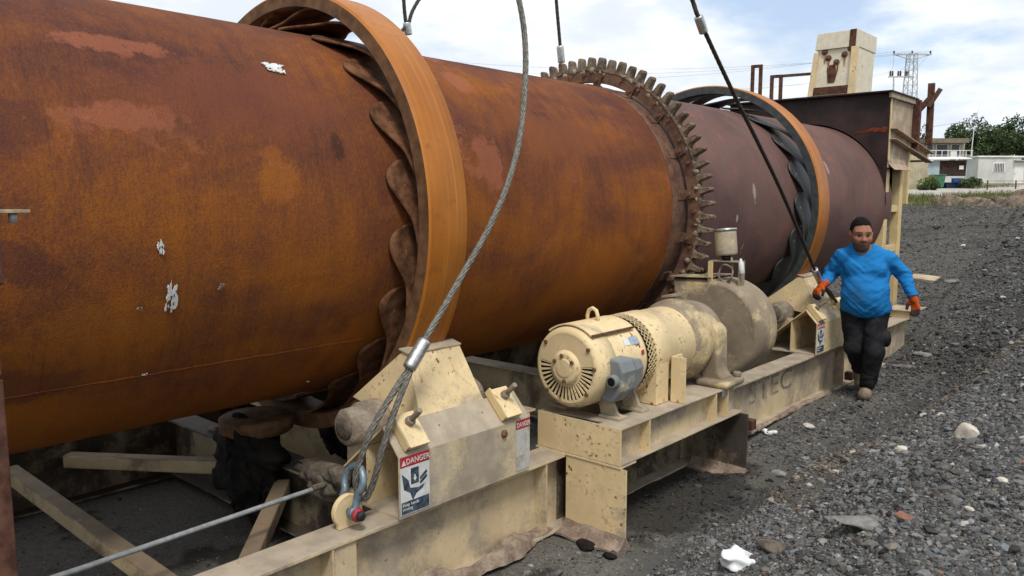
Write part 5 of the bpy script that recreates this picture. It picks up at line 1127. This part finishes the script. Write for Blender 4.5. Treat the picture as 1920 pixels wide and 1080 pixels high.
# tan corrugated container
D = 56; t = site('tan_container', 1712, D, 'tan corrugated metal container behind the hood legs', 'container', rot=.12); n = 70; xs = np.linspace(-1.1, 1.0, n); Vr = np.zeros((n, 2, 3))
for i, x in enumerate(xs): d = .04*(1 if (i//2) % 2 else 0); Vr[i, 0] = (x, d, 0); Vr[i, 1] = (x, d, 2.5)
obj('corrugated_wall', grid_mesh('corrugated_wall', Vr, False), 'tansheet', t, 0, False); part(MB().box(-1.15, 1.05, .06, 2.4, 0, 2.5), 'box', 'tansheet', t); part(MB().box(-1.16, 1.06, -.03, 2.42, 2.5, 2.58), 'roof', 'tansheet', t)
# house behind
D = 80; t = site('upper_house', 1766, D, 'two-storey house with brown flat roof and railed balcony behind the shed', 'house'); kk = FPX/D; zt = 2+(369-262)/kk-t.location.z
part(MB().box(-2.2, 2.0, 0, 6, 0, zt-.45), 'wall', 'concrete', t); part(MB().box(-2.5, 1.9, -.9, 6.2, zt-.45, zt), 'roof', 'roofbrown', t)
for x0, x1 in ((-1.9, -1.2), (-.9, .3), (.6, 1.5)): f_ = part(MB().box(x0, x1, -.03, .02, zt-1.9, zt-.55), 'window', 'roofw', t); part(MB().box(x0+.06, x1-.06, -.05, -.031, zt-1.84, zt-.6), 'pane', 'glassd', f_)
part(MB().box(-2.2, 2.2, -1.2, 0, zt-2.3, zt-2.12), 'balcony_slab', 'roofw', t)
m = MB(); [m.box(x-.03, x+.03, -1.2, -1.14, zt-2.12, zt-1.25) for x in np.linspace(-2.1, 2.1, 8)]; m.box(-2.2, 2.2, -1.21, -1.13, zt-1.25, zt-1.19); m.box(-2.2, 2.2, -1.21, -1.13, zt-1.7, zt-1.66); part(m, 'balcony_rail', 'roofw', t)
part(MB().box(-.1, .5, -1.35, -1.12, zt-2.1, zt-1.3), 'air_unit', 'roofw', t); part(MB().box(-2.7, -2.2, -.4, 0, zt-2.3, zt-1.9), 'air_unit', 'roofw', t); part(MB().bar((-.15, -.85, zt-2.1), (-.15, -.85, zt-.4), .06, .06), 'column', 'roofw', t)
# antenna mast
D = 64; t = site('antenna_mast', 1813, D, 'thin leaning antenna mast with guy wire among the trees', 'mast'); kk = FPX/D; b = t.location.z
m = MB(); m.cyl((0, 0, 0), (.22, 0, 2+(369-238)/kk-b), .045, .035, 8); part(m, 'pole', 'pylon', t); part(MB().cyl((.22, 0, 2+(369-238)/kk-b), (.55, 0, 2+(369-198)/kk-b), .018, .01, 6), 'whip', 'pylon', t)
part(MB().cyl((.2, 0, 5.2), (-5.5, 3, 5.2-.9), .02, .02, 5), 'wire', 'pylon', t); part(MB().box(.12, .32, -.1, .1, 5.5, 5.75), 'lamp', 'pylon', t)
# pylon
D = 66; t = site('power_pylon', 1695, D, 'galvanised lattice power pylon with crossarms and insulators', 'pylon'); kk = FPX/D; zt = 2+(369-108)/kk-t.location.z
w = lambda z: .62-.32*z/zt
for sx_ in (-1, 1):
    for sy_ in (-1, 1): part(MB().bar((sx_*w(0), sy_*w(0), 0), (sx_*w(zt), sy_*w(zt), zt), .065, .065), 'leg', 'pylon', t)
m = MB(); N = 17
for i in range(N):
    z0_, z1_ = zt*i/N, zt*(i+1)/N
    for f in range(4):
        a = [(-1, -1), (1, -1), (1, 1), (-1, 1)][f]; b = [(1, -1), (1, 1), (-1, 1), (-1, -1)][f]
        if i % 2: a, b = b, a
        m.bar((a[0]*w(z0_), a[1]*w(z0_), z0_), (b[0]*w(z1_), b[1]*w(z1_), z1_), .03, .03); m.bar((a[0]*w(z1_), a[1]*w(z1_), z1_), (b[0]*w(z1_), b[1]*w(z1_), z1_), .028, .028)
part(m, 'lattice', 'pylon', t); m = MB(); m.bar((-1.55, 0, zt-.05), (1.6, 0, zt-.05), .14, .12); m.bar((-1.55, 0, zt-.05), (-.2, 0, zt-.45), .06, .06); m.bar((1.6, 0, zt-.05), (.2, 0, zt-.45), .06, .06); part(m, 'crossarm', 'pylon', t)
zl = 2+(369-150)/kk-t.location.z; m = MB(); m.bar((-1.95, -.2, zl), (.1, -.2, zl), .12, .10); m.bar((-1.5, -.2, zl), (-1.45, -.2, zl-2.2), .09, .09); part(m, 'side_arm', 'pylon', t)
for x in (-1.8, -1.62, -1.15, -.97, -.5, -.32): part(MB().lathe((x, -.2, zl+.06), (0, 0, 1), [(0, .04), (.05, .09), (.1, .05), (.15, .10), (.2, .05), (.26, .10), (.3, .05), (.36, .08), (.42, .03)], 8), 'insulator', 'brownslat', t)
for x in (-1.5, 0, 1.5): part(MB().lathe((x, 0, zt+.02), (0, 0, 1), [(0, .04), (.05, .08), (.12, .05), (.16, .08), (.22, .03)], 8), 'insulator', 'brownslat', t)
m = MB()
for x0, z0_, x1, z1_ in ((-1.5, zt+.2, -40, zt-1), (0, zt+.2, -40, zt-.2), (1.5, zt+.2, -40, zt+.5), (-1.7, zl+.4, -40, zl-.6), (-.4, zl+.4, -40, zl)):
    m.tube([(x0+(x1-x0)*a, 30*a*0+6*a, z0_+(z1_-z0_)*a-2.2*4*a*(1-a)*.5) for a in np.linspace(0, 1, 14)], .008, 4)
for x in (-1.5, 0, 1.5): m.tube([(x, -.02, zt), (x*.7-.5, -.1, zt-1.0), (x*.5-1.0, -.2, zl+.45)], .008, 4)
part(m, 'wires', 'blackrubber', t)
# fence
D = 50; t = site('wire_fence', 1875, D, 'rusty fence posts with a single wire in front of the cabin', 'fence')
for x in (-.85, .95, 2.75): part(MB().box(x-.03, x+.03, -.03, .03, -.1, .62), 'post', 'darkrust', t)
part(MB().cyl((-.85, 0, .58), (2.75, 0, .58), .012, None, 5), 'wire', 'darkrust', t)
# trees
def leaf_cloud(blobs, n, size, seed):
    r = np.random.default_rng(seed); tot = sum(b[3] for b in blobs); Vs = []; cols = []
    for (bx_, by_, bz_, wgt, rx, rz) in blobs:
        m_ = int(n*wgt/tot); u = r.normal(size=(m_, 3)); u /= np.linalg.norm(u, axis=1)[:, None]; rad = r.uniform(.45, 1.0, m_)**.6; lump = 1+.38*fbm(u*2.1+seed+bx_, 3)
        P_ = u*(rad*lump)[:, None]*np.array([rx, rx, rz])+np.array([bx_, by_, bz_]); keep = fbm(P_*1.0+seed, 2) > -.32; P_ = P_[keep]; m_ = len(P_)
        a = r.normal(size=(m_, 3)); a /= np.linalg.norm(a, axis=1)[:, None]; b = np.cross(a, r.normal(size=(m_, 3))); b /= np.linalg.norm(b, axis=1)[:, None]; sz = size*r.uniform(.5, 1.3, m_)[:, None]
        Vs.append(np.stack([P_-a*sz, P_+b*sz*.55, P_+a*sz, P_-b*sz*.55], 1)); cl = np.clip(.5+.6*fbm(P_*.9+3, 2), 0, 1); cols.append(np.repeat(np.stack([.045+.040*cl, .072+.050*cl, .028+.020*cl], -1)*r.uniform(.7, 1.25, (m_, 1)), 4, 0))
    V = np.concatenate(Vs).reshape(-1, 3); F = np.arange(len(V)).reshape(-1, 4); return V, F, np.concatenate(cols)
M['foliage'] = vcol_mat('foliage', 'Col', .75, 0, 3, .1); M['foliage'].node_tree.nodes['Principled BSDF'].inputs['Subsurface Weight'].default_value = 0
def tree(px, D, ytop, wpx, seed, label, name='broadleaf_tree', n=9000):
    t = site(name, px, D, label, 'tree', 'trees behind the yard'); kk = FPX/D; H = 2+(369-ytop)/kk-t.location.z; wd = wpx/kk/2; r = random.Random(seed)
    blobs = [(0, 0, H*.66, 3, wd*.72, H*.32)]+[(r.uniform(-.75, .75)*wd, r.uniform(-.6, .6)*wd, H*r.uniform(.35, .78), 1.2, wd*r.uniform(.3, .5), H*r.uniform(.13, .22)) for _ in range(8)]
    V, F, C_ = leaf_cloud(blobs, n, max(.13, 2.4/kk), seed); me = raw_mesh('crown', V, F, False); vcol(me, 'Col', C_); o = obj('crown', me, 'foliage', t, 0, False); o.location = (0, 0, 0)
    m = MB(); m.tube([(0, 0, 0), (.05*H*.1, 0, H*.25), (-.03*H*.2, .1, H*.5), (0, 0, H*.75)], [.035*H, .028*H, .02*H, .006*H], 9)
    for i in range(6): a = r.uniform(0, 6.28); m.tube([(0, 0, H*(.28+.05*i)), (math.cos(a)*wd*.35, math.sin(a)*wd*.35, H*(.45+.05*i)), (math.cos(a)*wd*.7, math.sin(a)*wd*.7, H*(.55+.05*i))], [.015*H, .01*H, .004*H], 6)
    part(m, 'trunk', 'bark', t)
tree(1820, 84, 222, 96, 1, 'dense dark tree rising behind the antenna mast'); tree(1908, 88, 210, 84, 2, 'tall tree with ragged top behind the white cabin'); tree(1866, 96, 232, 60, 3, 'tree filling the gap between the two taller trees')
tree(1727, 95, 238, 34, 4, 'small tree half hidden behind the rusty hood posts', n=2500); tree(1795, 92, 262, 50, 5, 'low tree beside the house balcony', n=2500); tree(1955, 84, 225, 90, 6, 'large tree at the right behind the cabin roof')
def bush(px, D, w, h, seed, label, dry=False):
    t = site('bush', px, D, label, 'bush', 'bushes round the yard'); V, F, C_ = leaf_cloud([(random.uniform(-.45, .45)*w, random.uniform(-.3, .3)*w, h*random.uniform(.15, .6), 1, w*random.uniform(.12, .28), h*random.uniform(.2, .4)) for _ in range(9)], 1300, .085, seed)
    if dry: C_ = C_*np.array([2.6, 2.0, 1.6])
    me = raw_mesh('foliage', V, F, False); vcol(me, 'Col', C_); o = obj('foliage', me, 'foliage', t, 0, False); o.location = (0, 0, 0); part(MB().cyl((0, 0, -.05), (0, 0, h*.5), .03, .015, 6), 'stem', 'bark', t)
for i, (px, D, w, h, lab, dry) in enumerate(((1870, 78, 5.5, 3.6, 'wide green hedge bush above the cabin roof', 0), (1915, 76, 6, 4.2, 'tall rounded bush behind the cabin', 0), (1742, 54, 1.3, 1.3, 'straggly dry bush between container and bin', 1), (1817, 54, 1.2, .9, 'green weeds between the shed and the cabin', 0), (1740, 52, 1.0, .7, 'low green weeds beside the wheeled bin', 0), (1905, 30, 1.1, .55, 'dry yellowish bush among the boulders', 1), (1800, 33, 1.4, .45, 'low green bush behind the boulders', 0), (1745, 27, .9, .4, 'grassy clump at the end of the boulder row', 1))):
    bush(px, D, w, h, 30+i, lab, dry)
# boulders
br_ = random.Random(5)
for i, (px, D, r) in enumerate(((1768, 26, .42), (1790, 25.5, .5), (1812, 25, .45), (1832, 25.5, .5), (1856, 25, .48), (1880, 24.5, .52), (1903, 25, .5), (1925, 25, .5), (1845, 22.5, .38), (1868, 22.2, .42), (1893, 21.8, .45), (1915, 21.5, .5), (1935, 22, .45), (1822, 27.5, .5), (1850, 29, .55), (1885, 30, .6), (1915, 29, .6), (1795, 30, .4), (1775, 23.5, .3), (1830, 23, .3))):
    r *= br_.uniform(.75, 1.15); q = spot(px, D); rock('boulder', q, (r*br_.uniform(.95, 1.35), r*.9, r*br_.uniform(.7, 1.05)), 100+i, 'boulder', 'brown-grey boulder in the row edging the yard beyond the gravel', 'boulder', group='boulders edging the yard', h=r/10, amp=.9)
# grass
bl = []; bc = []; g_ = np.random.default_rng(3)
for _ in range(16000):
    px = g_.uniform(1690, 1945); D = g_.choice([g_.uniform(22.5, 34), g_.uniform(36, 44), g_.uniform(53, 60)]); v = ray(px, 369); q = _o+v*D
    if fbm(np.array([q[0]*.5, q[1]*.5, 2.]), 2) < .0: continue
    z = float(ground_h(q[0], q[1], False)); h = g_.uniform(.12, .42); a = g_.uniform(0, 6.28); w_ = .018; l = g_.normal(0, .09, 2)
    bl.append([(q[0]-w_*math.cos(a), q[1]-w_*math.sin(a), z-.05), (q[0]+w_*math.cos(a), q[1]+w_*math.sin(a), z-.05), (q[0]+l[0], q[1]+l[1], z+h)]); c_ = np.array([.17, .15, .06]) if g_.random() < .55 else np.array([.075, .11, .03]); bc += [c_*g_.uniform(.7, 1.3)]*3
V = np.array(bl).reshape(-1, 3); me = raw_mesh('grass', V, np.arange(len(V)).reshape(-1, 3), False); vcol(me, 'Col', np.array(bc)); o = obj('grass', me, 'foliage'); tag(o, 'dry yellow-green grass between boulders and along the yard', 'grass', kind='stuff')
